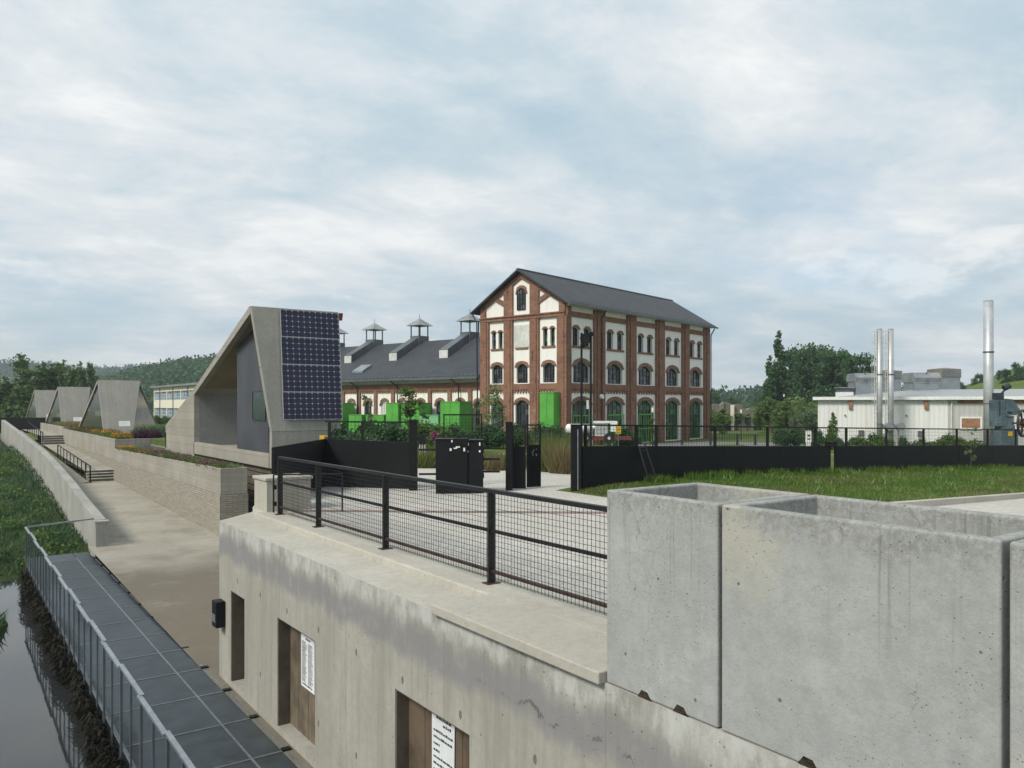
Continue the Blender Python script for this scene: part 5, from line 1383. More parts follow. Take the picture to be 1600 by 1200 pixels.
# ---------------------------------------------------------------- smaller things beyond the gate
def lamp():
    p = gd(915, 23.5); t = thing('twin_pole_lamp', 'tall black lamp on two thin poles in front of the mill', 'lamp', p, R(-YAW)); g_ = p.z; s = 23.5/F
    for px in (908.6, 923.2): link('pole', MB().box((px-915)*s-.03, -.03, 0, (px-915)*s+.03, .03, H-(520-HY)*s-g_), 'black_steel', t)
    zt = lambda y: H-(y-HY)*s-g_
    h = link('lamp_head', MB().box(-.10, -.12, zt(536), .11, .12, zt(522)).box(-.16, -.08, zt(530), -.10, .08, zt(526)), 'black_steel', t)
    link('spot', MB().tube((-.1, -.05, zt(538)), (-.1, -.2, zt(541)), .06, .08), 'black_steel', h); link('spot', MB().tube((.14, -.05, zt(521)), (.14, -.2, zt(523)), .06, .08), 'black_steel', h)
lamp()
t = thing('banner', 'small white hanging banner on the twin pole lamp', 'banner', atd(918, 639, 23.6), R(-YAW))
link('cloth', MB().box(-.035, -.01, 0, .035, .01, .26), 'white_paint', t); link('cord', MB().bar((0, 0, .26), (.08, 0, .36), .012, .012), 'black_steel', t)
def trailer():
    d = 52; p = gd(925, d); g_ = p.z; t = thing('tank_trailer', 'white cylinder tank on a dark red wheeled trailer by the mill', 'trailer', (p.x, p.y, g_), R(-YAW)); s = d/F
    z = lambda y: H-(y-HY)*s-g_; x = lambda px: (px-925)*s
    smooth(link('tank', MB().tube((x(888), 0, z(670)), (x(925), 0, z(670)), .32, n=20).ball((x(888), 0, z(670)), .32, 14, 8, (.6, 1, 1)), 'white_paint', t))
    smooth(link('tank', MB().tube((x(924), 0, z(669)), (x(936), 0, z(669)), .30, n=18).ball((x(936), 0, z(669)), .3, 14, 8, (.5, 1, 1)), 'galvanised', t))
    ch = link('chassis', MB().box(x(884), -.55, z(687), x(985), .55, z(682)), 'red_paint', t)
    cb = MB().box(x(929), -.5, z(681), x(948), .5, z(661)); co = link('machine_box', cb, 'off_white', t)
    k = MB()
    for i in range(8): k.box(x(930)+i*.09, -.515, z(679), x(930)+i*.09+.03, -.5, z(664))
    link('louvre', k, 'zinc', co); link('cover', MB().box(x(928), -.55, z(661), x(963), .55, z(658)), 'white_paint', co)
    link('white_board', MB().box(x(952), -.56, z(674), x(963), -.53, z(658.5)), 'white_paint', t)
    for px in (891, 915, 950): 
        w = link('wheel', MB().tube((x(px), -.62, z(684)), (x(px), -.45, z(684)), .33, n=18), 'rubber', t); link('rim', MB().tube((x(px), -.64, z(684)), (x(px), -.61, z(684)), .10, n=14), 'off_white', w)
trailer()
t = thing('yellow_sign', 'upright yellow sign board beside the tank trailer', 'sign', (lambda p: p)(gd(966, 47)), R(-YAW))
zt = lambda y: H-(y-HY)*47/F-gd(966, 47).z
link('board', MB().box(-.15, -.02, zt(678), .15, .02, zt(665)), 'yellow_paint', t); link('post', MB().box(-.03, -.02, 0, .03, .02, zt(678)), 'zinc_dark', t)
q = MB()
for i in range(4): q.box(-.11, -.026, zt(676)+.10*i, .10-.04*(i % 2), -.021, zt(676)+.10*i+.03)
link('print', q, 'rust_steel', t)
p = gd(1263, 42); t = thing('info_sign', 'white upright information sign standing on the lawn behind the long fence', 'sign', p, R(-YAW)); zt = lambda y: H-(y-HY)*42/F-p.z
link('board', MB().box(-.15, -.03, zt(691), .15, .03, zt(673)), 'white_paint', t); link('post', MB().box(-.12, -.025, 0, .12, .025, zt(691)), 'off_white', t)
link('print', MB().box(-.05, -.035, zt(682), .09, -.031, zt(679)), 'ink', t); link('print', MB().box(-.05, -.035, zt(687), .09, -.031, zt(685)), 'ink', t)
def streetlamp(label, px, ytop, d):
    p = gd(px, d); h = H-(ytop-HY)*d/F-p.z; t = thing('path_lamp', label, 'lamp', p, 0, 'slim path lamps around the mill')
    link('pole', MB().tube((0, 0, 0), (0, 0, h-.3), .045, .035), 'dark_steel', t); link('lamp_head', MB().tube((0, 0, h-.3), (0, 0, h), .07, .09, 10), 'glass_white', t)
streetlamp('slim path lamp with pale head before the third mill door', 1020, 637, 52)
streetlamp('thin pale lamp mast in front of the dark tree mass', 1225, 616, 95)
streetlamp('slim dark lamp left of the ruined wall', 1158, 640, 70)
for i, (px, d, lab) in enumerate(((835+0, 0, ''),)): pass
for px, lab in ((1066, 'dark bollard right of the fourth mill door'), (1110, 'dark bollard at the right corner of the mill'), (1152, 'dark bollard on the path before the ruined wall'), (1180, 'dark low bollard nearest the willow')):
    p = gd(px, 62); t = thing('bollard', lab, 'bollard', p, 0, 'dark bollards on the path right of the mill')
    link('shaft', MB().tube((0, 0, 0), (0, 0, .75), .09, .08, 10), 'machine_dark', t); link('cap', MB().tube((0, 0, .75), (0, 0, .86), .10, .06, 10), 'dark_steel', t)
for px, d, c, lab in ((660, 27, 'black_steel', 'black crate on legs behind the left gate post'),):
    p = gd(px, d); t = thing('crate_stand', lab, 'stand', p, R(-YAW)); s = d/F
    link('box', MB().box(-.11, -.1, .78, .11, .1, 1.12), c, t); k = MB()
    for a in (-.09, 0, .09): k.box(a-.01, -.08, 0, a+.01, -.06, .78); k.box(a-.01, .06, 0, a+.01, .08, .78)
    link('leg', k, 'off_white', t)
p = gd(679, 28); t = thing('flower_stand', 'red and white flower ball on a thin stem behind the turnstile', 'flowers', p)
rg = np.random.default_rng(5); k = MB().path([(0, 0, 0), (.02, 0, .5), (0, 0, .95)], .018); link('stem', k, 'bark', t)
V = []; Fc = []
for i in range(240):
    v = Vector(rg.normal(size=3)).normalized()*.15*rg.uniform(.5, 1); c = Vector((0, 0, 1.05))+v; a = Vector(rg.normal(size=3)).normalized()*.04; b = Vector(rg.normal(size=3)).normalized()*.04
    n = len(V); V += [c+a, c+b, c-a, c-b]; Fc.append((n, n+1, n+2, n+3))
o = link('blooms', MB().add(V, Fc), 'petals_pink', t); o['kind'] = 'stuff'
p = gd(707, 33); t = thing('blue_crate', 'low pale blue crates stacked behind the turnstile', 'crate', p, R(-YAW+10))
bevel(link('crate', MB().box(-.4, -.2, 0, .1, .2, .5).box(.12, -.25, 0, .45, .15, .42), 'blue_paint', t), .02); link('lid', MB().box(-.42, -.22, .5, .12, .22, .55), 'white_paint', t)

# paths beyond the gate
def strip_sheet(name, pts, w, mat, dz=.0):
    m = MB(); vs = []
    P = [gd(*q) for q in pts]
    for i, p in enumerate(P):
        a = P[max(i-1, 0)]; b = P[min(i+1, len(P)-1)]; d = (b-a).normalized(); n = Vector((-d.y, d.x, 0))*w/2
        for q in (p+n, p-n): vs.append((q.x, q.y, gz(q.x, q.y)+dz))
    m.add(vs, [(2*i, 2*i+1, 2*i+3, 2*i+2) for i in range(len(P)-1)]); struct(link(name, m, mat))
strip_sheet('path', [(985, 58), (1040, 62), (1090, 65), (1130, 66), (1180, 66), (1230, 60)], 5.0, 'asphalt', -.03)
strip_sheet('path', [(520, 36), (620, 37), (700, 38), (780, 39), (840, 40)], 2.2, 'coping', -.025)
strip_sheet('path', [(1130, 52), (1330, 50), (1560, 48), (1700, 46)], 1.6, 'asphalt', -.03)

# ---------------------------------------------------------------- trees and bushes
def leaves(name, lobes, n, s, mat, seed, flat=.0, gap=.0):
    rg = np.random.default_rng(seed); lob = np.array(lobes); vol = (lob[:, 3]*lob[:, 4]*lob[:, 5])**.75; pr = vol/vol.sum()
    k = rg.choice(len(lob), n, p=pr); d = rg.normal(size=(n, 3)); d /= np.linalg.norm(d, axis=1)[:, None]
    r = rg.uniform(0, 1, n)**.42
    # ragged lobes: radius wobbles with direction
    wob = 1+.22*np.sin(d[:, 0]*5+k*1.7)*np.sin(d[:, 2]*6+k)+.12*np.sin(d[:, 1]*11+k*2.3)
    P = lob[k, :3]+d*(r*wob)[:, None]*lob[k, 3:6]
    if gap:
        g = np.sin(P[:, 0]*2.1/gap+seed)+np.sin(P[:, 1]*2.3/gap+1.3*seed)+np.sin(P[:, 2]*2.7/gap+.7); P = P[g > -1.0]; 
    n = len(P); a = rg.normal(size=(n, 3)); a /= np.linalg.norm(a, axis=1)[:, None]; b = rg.normal(size=(n, 3)); b -= a*(a*b).sum(1)[:, None]; b /= np.linalg.norm(b, axis=1)[:, None]
    sz = s*rg.uniform(.5, 1.25, n)[:, None]; a = a*sz; b = b*sz*.62
    V = np.stack([P+a, P+b, P-a*.9, P-b], 1).reshape(-1, 3)
    me = bpy.data.meshes.new(name); me.vertices.add(4*n); me.vertices.foreach_set('co', V.ravel()); me.loops.add(4*n); me.loops.foreach_set('vertex_index', np.arange(4*n, dtype=np.int32))
    me.polygons.add(n); me.polygons.foreach_set('loop_start', np.arange(0, 4*n, 4, dtype=np.int32)); me.polygons.foreach_set('loop_total', np.full(n, 4, dtype=np.int32)); me.update(calc_edges=True); me.validate()
    me.materials.append(MATS[mat]); return me
def bank_weeds():
    rg = random.Random(17); lob = []
    while len(lob) < 260:
        x = -5+10*rg.random(); y = 22+52*rg.random()**1.6
        if (y > 30 and x > wallx(y)-.5) or (y <= 30 and x > 1.9) or zbank(x, y) < -3.5: continue
        r = rg.uniform(.12, .42); lob.append((x, y, zbank(x, y)+r*.5, r*1.3, r*1.3, r))
    stuff(link('bank_weeds', leaves('bank_weeds', lob, 15000, .075, 'leaf_mid', 18), None), 'clumps of leafy weeds on the bank beside the low wall', 'weeds')
bank_weeds()
def trunk_mesh(h, r, limbs, seed, spread=.5):
    rd = random.Random(seed); m = MB(); pts = [Vector((0, 0, -.2))]
    for i in range(1, 6): pts.append(Vector((rd.uniform(-.04, .04)*h*.3, rd.uniform(-.04, .04)*h*.3, h*i/5)))
    m.path(pts, r, r*.25, 7)
    for i in range(limbs):
        f = rd.uniform(.3, .9); a = rd.uniform(0, 6.28); b = pts[min(5, int(f*5))]; l = h*spread*(1.1-f)
        e = b+Vector((math.cos(a)*l, math.sin(a)*l, l*rd.uniform(.5, 1.1))); m.path([b, (b+e)/2+Vector((0, 0, l*.1)), e], r*.4*(1.1-f)+.01, r*.08, 5)
    return m.mesh('trunk')
PROTO = {}
def proto(kind):
    if kind in PROTO: return PROTO[kind]
    rd = random.Random(sum(map(ord, kind))); lob = []
    if kind.startswith('oak'):          # unit height 1 -> built at 10 m
        v = int(kind[-1]); lob = [(rd.uniform(-1, 1)*2.4, rd.uniform(-1, 1)*2.4, 3.2+6.0*rd.random()**.9, *(rd.uniform(1.0, 1.7) for _ in range(3))) for i in range(22)]
        lob = [(x*(1.15-.06*max(z-5, 0)), y*(1.15-.06*max(z-5, 0)), z, a, b, c) for x, y, z, a, b, c in lob]
        me = leaves('crown', lob, 7500, .26, 'leaf_dark', 20+v, 0, .55); tr = trunk_mesh(7.5, .24, 9, v)
    elif kind.startswith('wild'):
        v = int(kind[-1]); lob = [(rd.uniform(-1, 1)*1.9, rd.uniform(-1, 1)*1.9, 1.0+7.4*rd.random()**1.2, rd.uniform(.6, 1.2), rd.uniform(.6, 1.2), rd.uniform(.8, 1.6)) for i in range(24)]
        lob = [(x*(1.2-z*.09), y*(1.2-z*.09), z, a*(1.2-z*.07), b*(1.2-z*.07), c) for x, y, z, a, b, c in lob]; lob.append((.2, .1, 9.0, .35, .35, 1.0))
        me = leaves('crown', lob, 7500, .23, 'leaf_mid', 40+v, 0, .5); tr = trunk_mesh(8.5, .18, 8, v)
    elif kind == 'poplar':
        for i in range(26):
            z = .9+8.6*i/26; w = .95*math.sin(min(1, (10-z)/5.0)*1.57)*min(1, .5+z/3); a = rd.uniform(0, 6.28); lob.append((math.cos(a)*w*.5, math.sin(a)*w*.5, z, w*.62, w*.62, .9))
        lob.append((0, 0, 9.6, .12, .12, .5)); me = leaves('crown', lob, 6500, .19, 'leaf_dark', 5, 0, .45); tr = trunk_mesh(9, .2, 5, 3, .2)
    elif kind == 'willow':
        for i in range(24):
            a = rd.uniform(0, 6.28); r_ = rd.uniform(.3, 2.7); z = 9.2-r_*1.35-rd.random()*3.6; lob.append((math.cos(a)*r_, math.sin(a)*r_, z, .85, .85, 1.9))
        me = leaves('crown', lob, 7500, .22, 'leaf_pale', 9, 0, .6); tr = trunk_mesh(7, .25, 8, 5)
    elif kind == 'birch':
        for i in range(16):
            z = 3.6+5.8*rd.random(); w = 1.9*(1-abs(z-6)/4.6); a = rd.uniform(0, 6.28); r_ = w*rd.random(); lob.append((math.cos(a)*r_, math.sin(a)*r_, z, .75, .75, .95))
        me = leaves('crown', lob, 1300, .16, 'leaf_pale', 12, 0, .7); tr = trunk_mesh(8.6, .13, 9, 8, .35)
    elif kind == 'sapling':
        for i in range(18):
            z = 1.6+8.0*rd.random(); w = 1.7*(1-abs(z-5)/6.0); a = rd.uniform(0, 6.28); r_ = w*rd.random(); lob.append((math.cos(a)*r_, math.sin(a)*r_, z, .6, .6, .8))
        me = leaves('crown', lob, 2200, .17, 'leaf_mid', 13, 0, .8); tr = trunk_mesh(9.4, .10, 9, 9, .3)
    elif kind == 'thin':
        for i in range(11):
            z = 2.0+7.6*rd.random(); a = rd.uniform(0, 6.28); r_ = 1.6*rd.random(); lob.append((math.cos(a)*r_, math.sin(a)*r_, z, .5, .5, .6))
        me = leaves('crown', lob, 520, .21, 'leaf_pale', 14, 0, .8); tr = trunk_mesh(9.2, .09, 10, 10, .35)
    elif kind == 'conic':
        for i in range(20):
            z = .8+8.8*i/20; w = 3.0*(1-z/10.2); 
            for j in range(3): a = rd.uniform(0, 6.28); lob.append((math.cos(a)*w*.6, math.sin(a)*w*.6, z, w*.5+.15, w*.5+.15, .7))
        me = leaves('crown', lob, 5000, .22, 'leaf_mid', 15, 0, .5); tr = trunk_mesh(9, .2, 4, 11, .2)
    elif kind.startswith('bush'):
        v = int(kind[-1]); lob = [(rd.uniform(-5, 5), rd.uniform(-3, 3), rd.uniform(1.5, 7), rd.uniform(1.6, 3), rd.uniform(1.6, 3), rd.uniform(1.6, 3)) for i in range(16)]
        me = leaves('crown', lob, 5000, .42, ('leaf_mid', 'leaf_dark', 'leaf_grey', 'leaf_pale')[v], 60+v, 0, .8); tr = trunk_mesh(5, .2, 7, 12+v, .7)
    PROTO[kind] = (me, tr); return PROTO[kind]
def tree(name, label, kind, p, h, w=1.0, rz=0.0, group=None, bark='bark', cat='tree'):
    me, tr = proto(kind); t = thing(name, label, cat, p, rz, group); t.scale = (h/10*w, h/10*w, h/10)
    o = link('crown', me, None, t); o['kind'] = 'stuff'
    if not tr.materials: tr.materials.append(MATS[bark])
    link('trunk', tr, None, t); return t
def tree_px(name, label, kind, px, ytop, d, w=1.0, group=None, bark='bark', cat='tree', zb=None):
    p = gd(px, d)
    if zb is not None: p.z = zb
    top = H-(ytop-HY)*d/F
    return tree(name, label, kind, p, max(.3, (top-p.z)/.98), w, (px*1.37) % 6.28, group, bark, cat)
tree_px('poplar_tree', 'tallest dark columnar poplar at the left of the tree mass behind the shed', 'poplar', 1217, 519, 122, 1.0)
tree_px('poplar_tree', 'shorter columnar poplar at the left foot of the tallest one', 'poplar', 1203, 557, 121, 1.05)
for i, (px, y, w) in enumerate(((1240, 546, .6), (1255, 543, .7), (1272, 545, .9), (1290, 548, .85), (1306, 553, .9), (1320, 568, .75), (1249, 570, .8), (1282, 572, 1.0), (1312, 580, 1.0))):
    tree_px('deciduous_tree', 'dark leafy tree in the dense mass between poplars and shed', 'oak%d' % (i % 3), px, y, 138+4*(i % 3), w, 'dark tree mass behind the shed')
tree_px('deciduous_tree', 'loose topped tree rising just left of the twin stacks', 'oak1', 1350, 557, 128, .8)
tree_px('deciduous_tree', 'low tree between the boxy cooling unit and the tall hood', 'oak2', 1420, 600, 120, 1.3)
tree_px('willow_tree', 'broad yellow green willow right of the ruined wall', 'willow', 1205, 620, 90, 1.7)
tree_px('willow_tree', 'lighter rounded willow in front of the dark tree mass', 'willow', 1226, 622, 88, 1.3)
tree_px('willow_tree', 'small willow at the right of the willow pair', 'willow', 1250, 632, 86, 1.5)
tree_px('young_tree', 'small bushy tree just right of the mill corner', 'sapling', 1128, 640, 72, 1.5)
tree_px('young_tree', 'thin little tree before the last mill door', 'sapling', 1019, 655, 50, 1.2)
tree_px('conifer', 'small conical evergreen before the left end of the white shed', 'conic', 1302, 643, 56, .95)
tree_px('birch_tree', 'slender birch with white trunk in front of the mill gable', 'birch', 769, 603, 48, 1.5, bark='birch_bark')
tree_px('young_tree', 'bushy young green tree behind the left gate post', 'sapling', 640, 608, 44, 1.9)
tree_px('young_tree', 'sparse thin tree before the low green booth', 'thin', 576, 618, 46, 1.3)
tree_px('plant_sapling', 'thin sapling with yellowing leaves in front of the far right fence', 'thin', 1517, 668, 29.5, 1.0, cat='sapling', zb=-.3)
for i, (px, y, d, w, k, lab) in enumerate(((8, 592, 118, 1.0, 'wild0', 'leafy tree at the left picture edge'), (33, 553, 124, .62, 'wild1', 'tallest wispy topped tree of the left wood'), (55, 572, 120, .9, 'wild2', 'bushy tree right of the wispy topped one'), (70, 568, 126, .75, 'wild0', 'rounded tree in the middle of the left wood'),
      (92, 566, 128, .8, 'wild1', 'tree above the farthest tent pavilion'), (103, 563, 118, .55, 'wild2', 'darker tree with a bent top above the farthest pavilions'), (124, 569, 124, .5, 'wild0', 'thin pointed tree left of the nearest tent pavilion'), (139, 567, 122, .42, 'wild1', 'last slim tree at the right of the left wood'), (20, 600, 132, 1.2, 'wild2', 'low spreading tree behind the black end fence'), (150, 590, 140, .9, 'wild2', 'low tree peeping behind the nearest tent pavilion'), (-15, 575, 122, 1.0, 'wild1', 'tree cut by the left picture edge'), (46, 602, 134, 1.1, 'oak1', 'dark low tree behind the far handrail'), (80, 598, 138, 1.0, 'oak2', 'dark tree between the farthest pavilion and the wood'), (115, 594, 136, .9, 'oak0', 'dark rounded tree behind the middle tent pavilion'))):
    p = cw((px-800)/F*d, d, -1.2); tree_px('wild_tree', lab, k, px, y-2, max(d, 126), w*1.75, 'trees of the left wood', zb=-1.4)
def bushrow(label, kind, pts, group, name='bush', cat='bush', w=1.0):
    for i, (px, y, d) in enumerate(pts): tree_px(name, label, kind, px, y+random.uniform(-1.5, 1.5), d, w, group, cat=cat)
bushrow('dense green shrub of the hedge below the mill gable', 'bush1', [(702, 662, 47), (722, 662, 46.5), (742, 660, 47), (764, 659, 47.5), (786, 660, 46.5), (808, 660, 47), (830, 661, 47.5), (852, 663, 47), (872, 663, 47.5)], 'hedge in front of the mill gable', 'hedge_shrub', w=1.15)
bushrow('spreading dark shrub of the planting behind the left mesh fence', 'bush1', [(548, 660, 33), (560, 658, 33), (578, 659, 31), (600, 661, 32), (543, 655, 36), (590, 656, 37)], 'shrubs behind the left mesh fence', 'shrub', w=1.3)
bushrow('green shrub behind the red and white flowers', 'bush0', [(650, 655, 43), (668, 655, 44), (684, 657, 42)], 'shrubs behind the turnstile', 'shrub', w=1.1)
bushrow('mixed green shrub along the foot of the white shed', 'bush0', [(1345, 678, 50), (1376, 676, 51), (1440, 681, 52), (1470, 683, 51), (1500, 680, 50), (1528, 684, 49), (1487, 676, 53)], 'shrubs before the white shed', 'shrub', w=1.0)
bushrow('dark upright shrub against the white shed', 'bush1', [(1312, 684, 54), (1330, 683, 53), (1356, 673, 54), (1418, 681, 53)], 'dark shrubs at the shed wall', 'shrub', w=.9)
bushrow('dark clipped hedge plant left of the white information sign', 'bush1', [(1235, 667, 60), (1248, 666, 60), (1222, 668, 62), (1270, 670, 58), (1285, 673, 58), (1298, 676, 57)], 'hedge left of the shed', 'hedge_shrub', w=1.1)
bushrow('low shrub in front of the near mill doors', 'bush1', [(975, 664, 54), (988, 667, 54), (962, 672, 55)], 'shrubs right of the tank trailer', 'shrub', w=1.0)
bushrow('green growth on top and in front of the ruined wall', 'bush3', [(1120, 632, 100), (1138, 629, 102), (1155, 631, 104), (1172, 630, 104), (1112, 634, 98)], 'growth over the ruined wall', 'bush', w=1.6)
bushrow('pale yellow green bush at the left end of the shed', 'bush3', [(1262, 619, 92), (1276, 614, 96), (1250, 622, 95)], 'pale bushes by the shed end', 'bush', w=1.3)
bushrow('dry greyish reed bush left of the shed corner', 'bush2', [(1262, 640, 80), (1272, 636, 80), (1255, 642, 82)], 'dry bushes at the shed corner', 'bush', w=.8)
bushrow('bush at the foot of the cream building', 'bush0', [(246, 648, 100), (258, 647, 100), (232, 650, 104), (274, 647, 96)], 'bushes before the cream building', 'bush', w=1.2)
for i, (px, y, d) in enumerate(((1572, 578, 150), (1592, 568, 148), (1612, 560, 150), (1528, 585, 168), (1505, 598, 160), (1560, 590, 165))):
    tree_px('hillside_tree', ('leafy tree low on the grassy rise at far right', 'rounded tree on the rise above the old machine', 'tree on the rise cut by the right picture edge', 'small tree on the crest behind the tall stack', 'small bush like tree at the left foot of the rise', 'small tree on the slope right of the tall stack')[i], 'oak%d' % (i % 3), px, y, d, .9, 'trees on the right hand rise', zb=(4.2, 5.0, 6.0, 4.5, 2.8, 5.2)[i])
# feathery grasses in the beds behind the gate
def grass_clump(label, px, d, h, r, n, mat, seed, name='ornamental_grass'):
    p = gd(px, d); t = thing(name, label, 'ornamental grass', p); rd = random.Random(seed)
    pts = [(r*math.cos(a)*q, r*math.sin(a)*q, 0) for a, q in ((rd.uniform(0, 6.28), rd.random()**.6) for _ in range(n))]
    o = blades('tuft', pts, h, .012, mat, seed, .55); o.parent = t; o['kind'] = 'stuff'
    o = blades('plume', pts[:n//3], h*1.1, .012, 'dry_grass', seed+1, .6); o.parent = t; o['kind'] = 'stuff'
for i, (px, d, h, r, mat, lab) in enumerate(((862, 26.5, 1.0, .5, 'grass_blade', 'tall green grass tuft seen through the open gateway'), (882, 25.8, .9, .5, 'dry_grass', 'tawny grass tuft by the right gate post'), (870, 29, 1.15, .6, 'grass_blade', 'high grass tuft at the back of the gateway bed'), (850, 28, .7, .5, 'dry_grass', 'low dry grass tuft left in the gateway bed'), (890, 28, .9, .5, 'grass_blade', 'green tuft half behind the right gate post'),
      (768, 26.6, .45, .5, 'dry_grass', 'low tawny tuft right of the turnstile'), (784, 27, .5, .5, 'grass_blade', 'low green tuft beside the post right of the turnstile'), (760, 28.5, .5, .5, 'grass_blade', 'short green tuft behind the turnstile bars'), (660, 26.8, .55, .5, 'grass_blade', 'low green tuft left of the turnstile'), (672, 28.5, .6, .5, 'grass_blade', 'green tuft under the flower ball'), (652, 28.4, .5, .5, 'dry_grass', 'dry tuft right behind the left gate post'))):
    grass_clump(lab, px, d, h, r, 900, mat, 30+i)
pts = []
rr = random.Random(21)
for i in range(16000):
    d = 27.6+9*rr.random(); px = rr.uniform(510, 900); p = gd(px, d); pts.append((p.x, p.y, p.z-.06))
stuff(blades('meadow', pts, .22, .02, 'grass_blade', 22, .6), 'rough green grass in the beds beyond the gateway', 'grass')

# ---------------------------------------------------------------- ruin, cream building, hills and far woods
def ruin():
    p = gd(1112, 98); t = thing('ruined_wall', 'crumbling grey brown ruined wall overgrown with green right of the mill', 'ruin', p, R(-YAW)); s = 98/F
    rd = random.Random(6); prof = []; x = 0
    while x < 70*s: prof.append((x, 3.0+.5*math.sin(x*.9)+rd.uniform(-.35, .35))); x += rd.uniform(.25, .7)
    m = MB()
    for i in range(len(prof)-1):
        (a, za), (b, zb) = prof[i], prof[i+1]; y = .35*rd.random()
        m.hexa([(a, y, -.5), (b, y, -.5), (b, y+.9, -.5), (a, y+.9, -.5), (a, y, za), (b, y, zb), (b, y+.9, zb), (a, y+.9, za)])
    link('wall', m, 'ruin_concrete', t)
    for a in (1.2, 3.0, 4.1): link('opening', MB().box(a, -.05, .8, a+.6, .02, 2.0), 'machine_dark', t)
    link('pier', MB().box(2.3, -.3, -.5, 2.7, 0, 3.1), 'cream_render', t)
ruin()
def cream():
    X = 26.0; Ya, Yb = 80.0, 129.5; zb = -.6; t = thing('cream_building', 'cream two storey building with bands of blue windows and dark flat roof', 'building', (X, Ya, zb)); L_ = Yb-Ya
    OG, UG, NG = Vector((0, L_, 0)), -Y3, -X3; m = MB(); lo = []; up = []; n = int(L_/4.1)
    for i in range(n): a = .4+4.1*i; lo.append((a, a+3.8, .7, 2.2, 0)); up.append((a, a+3.8, 3.3, 4.55, 0))
    facade(m, OG, UG, NG, 0, L_, [(-.5, 2.7, lo), (2.7, 5.15, up)], .18)
    m.add([(0, L_, -.5), (0, L_, 5.15), (12, L_, 5.15), (12, L_, -.5)], [(0, 1, 2, 3)]); m.add([(0, 0, -.5), (12, 0, -.5), (12, 0, 5.15), (0, 0, 5.15)], [(0, 1, 2, 3)])
    link('wall', m, 'cream_render', t)
    for (a, b, c, d, e) in lo+up: window(t, OG, UG, NG, a, b, c, d, e, .16, 'blue_pane', 'white_paint', 4, 3)
    link('roof', MB().hexa([(-.5, -.4, 5.16), (12.4, -.4, 5.16), (12.4, L_+.4, 5.16), (-.5, L_+.4, 5.16), (-.5, -.4, 5.42), (12.4, -.4, 5.42), (12.4, L_+.4, 5.42), (-.5, L_+.4, 5.42)]), 'zinc', t)
    k = MB()
    for i in range(1, n, 2): k.box(-.1, L_-(.3+4.1*i)-.05, -.5, -.02, L_-(.3+4.1*i)+.05, 5.1)
    link('downpipe', k, 'zinc_dark', t)
    link('roof_box', MB().box(2.5, L_*.33, 5.42, 5.5, L_*.33+4.5, 7.3), 'off_white', t)
cream()
def hill(name, pts, d, depth, mat):          # ridge profile in photo pixels, at distance d
    m = MB(); n = len(pts); vs = []
    for px, y in pts: 
        p = atd(px, y, d); k = (px-800)/F
        q0 = cw(k*(d-depth), d-depth, -2.0); q1 = cw(k*(d-depth*.45), d-depth*.45, (p.z+2)*.62-2); q2 = cw(k*(d+depth), d+depth, -2.0)
        vs += [q0, q1, p, q2]
    fs = [(4*i+k, 4*i+4+k, 4*i+5+k, 4*i+1+k) for i in range(n-1) for k in range(3)]
    m.add(vs, fs); o = fixn(link(name, m, mat)); smooth(o); return struct(o)
def canopy(name, label, pts, d, depth, n, s, mat, seed, lift=.0):
    rg = random.Random(seed); lob = []
    for i in range(n):
        u = rg.random()*(len(pts)-1); a = int(u); f = u-a; px = pts[a][0]*(1-f)+pts[a+1][0]*f; y = pts[a][1]*(1-f)+pts[a+1][1]*f
        t_ = rg.random()**1.2; dd = d-depth*t_; zr = H-(y-HY)*d/F; z = (zr+2)*(1-t_/.45*.38 if t_ < .45 else .62*(1-(t_-.45)/.55))-2
        p = cw((px-800)/F*dd, dd, z+s*(.2+lift)); r = s*rg.uniform(.7, 1.4); lob.append((p.x, p.y, p.z, r, r, r*rg.uniform(.8, 1.5)))
    me = leaves(name, lob, n*34, s*.36, mat, seed); o = link(name, me, None); return stuff(o, label, 'forest')
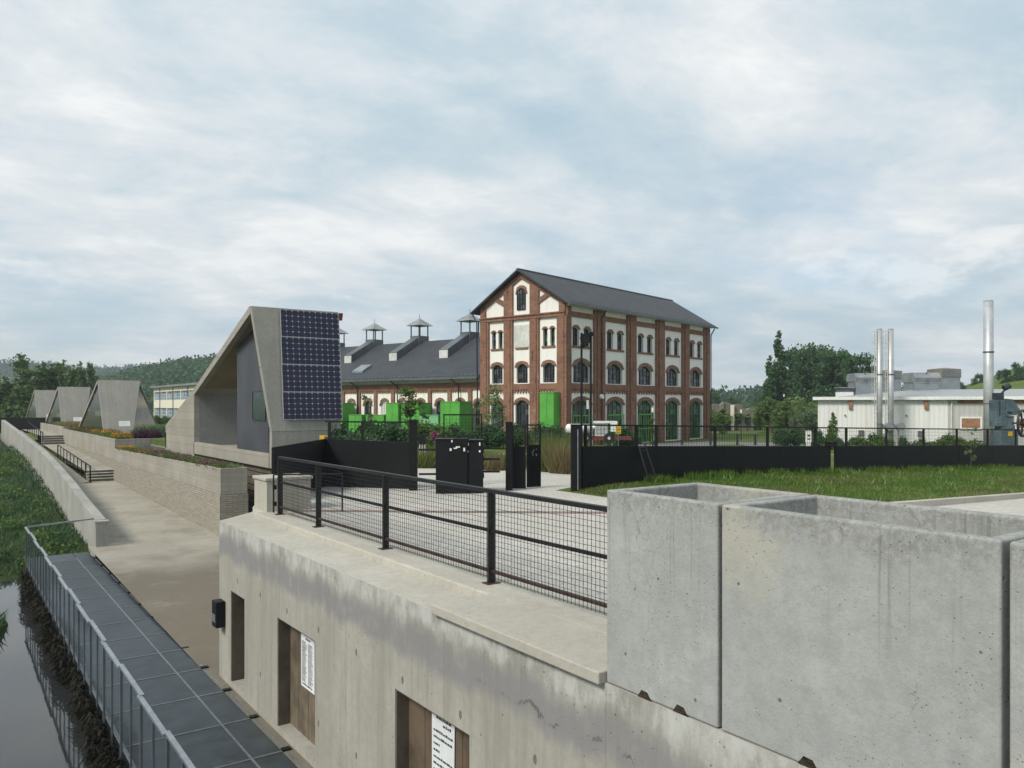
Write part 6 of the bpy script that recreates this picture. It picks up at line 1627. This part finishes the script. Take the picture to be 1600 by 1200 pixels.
far = [(-400, 590), (-200, 585), (-80, 578), (0, 571), (60, 573), (120, 581), (170, 582), (230, 578), (300, 573), (380, 571), (460, 580), (560, 595), (700, 610), (850, 622)]
hill('far_hill', far, 900, 300, 'hill_ground'); canopy('far_forest', 'bluish wooded ridge on the far left horizon', far, 900, 250, 3200, 5, 'leaf_far', 31)
near = [(150, 604), (190, 594), (225, 584), (260, 577), (300, 571), (350, 564), (420, 560), (480, 566), (560, 590), (640, 610)]
hill('near_hill', near, 420, 180, 'hill_ground'); canopy('hill_forest', 'dark green wooded hill behind the cream building', near, 420, 170, 3000, 2.9, 'leaf_dark', 32)
rt = [(1420, 612), (1460, 607), (1505, 603), (1540, 592), (1575, 578), (1620, 566), (1700, 552), (1850, 545), (2100, 570)]
hill('right_hill', rt, 175, 75, 'grass_ground')
lowt = [(700, 626), (900, 627), (1100, 626), (1130, 624), (1160, 625), (1185, 621), (1210, 620), (1300, 618), (1450, 618), (1700, 620)]
canopy('treeline', 'low distant line of trees on the horizon right of the mill', lowt, 330, 60, 420, 3.2, 'leaf_far', 33)
for px, y, lab in ((1112, 612, 'dark shaggy tree peeking out at the right corner of the mill'), (1187, 614, 'rounded tree standing above the distant treeline'), (1140, 621, 'faint low tree on the treeline near the mill')):
    tree_px('distant_tree', lab, 'oak2', px, y, 190, .9, zb=-2)

# ---------------------------------------------------------------- haze
def haze():
    m = MB().box(-1250, -500, -5.3, 1600, 1700, 130); o = link('haze', m, None); o['kind'] = 'stuff'; o['label'] = 'thin pale air that softens the far hills'; o['category'] = 'haze'
    mt = bpy.data.materials.new('haze'); mt.use_nodes = True; nt = mt.node_tree; nt.nodes.clear(); out = nt.nodes.new('ShaderNodeOutputMaterial'); v = nt.nodes.new('ShaderNodeVolumePrincipled')
    v.inputs['Color'].default_value = (.80, .88, .95, 1); v.inputs['Density'].default_value = .00036; v.inputs['Anisotropy'].default_value = .1
    nt.links.new(v.outputs[0], out.inputs['Volume']); o.data.materials.append(mt)
HAZE = True
if HAZE: haze()
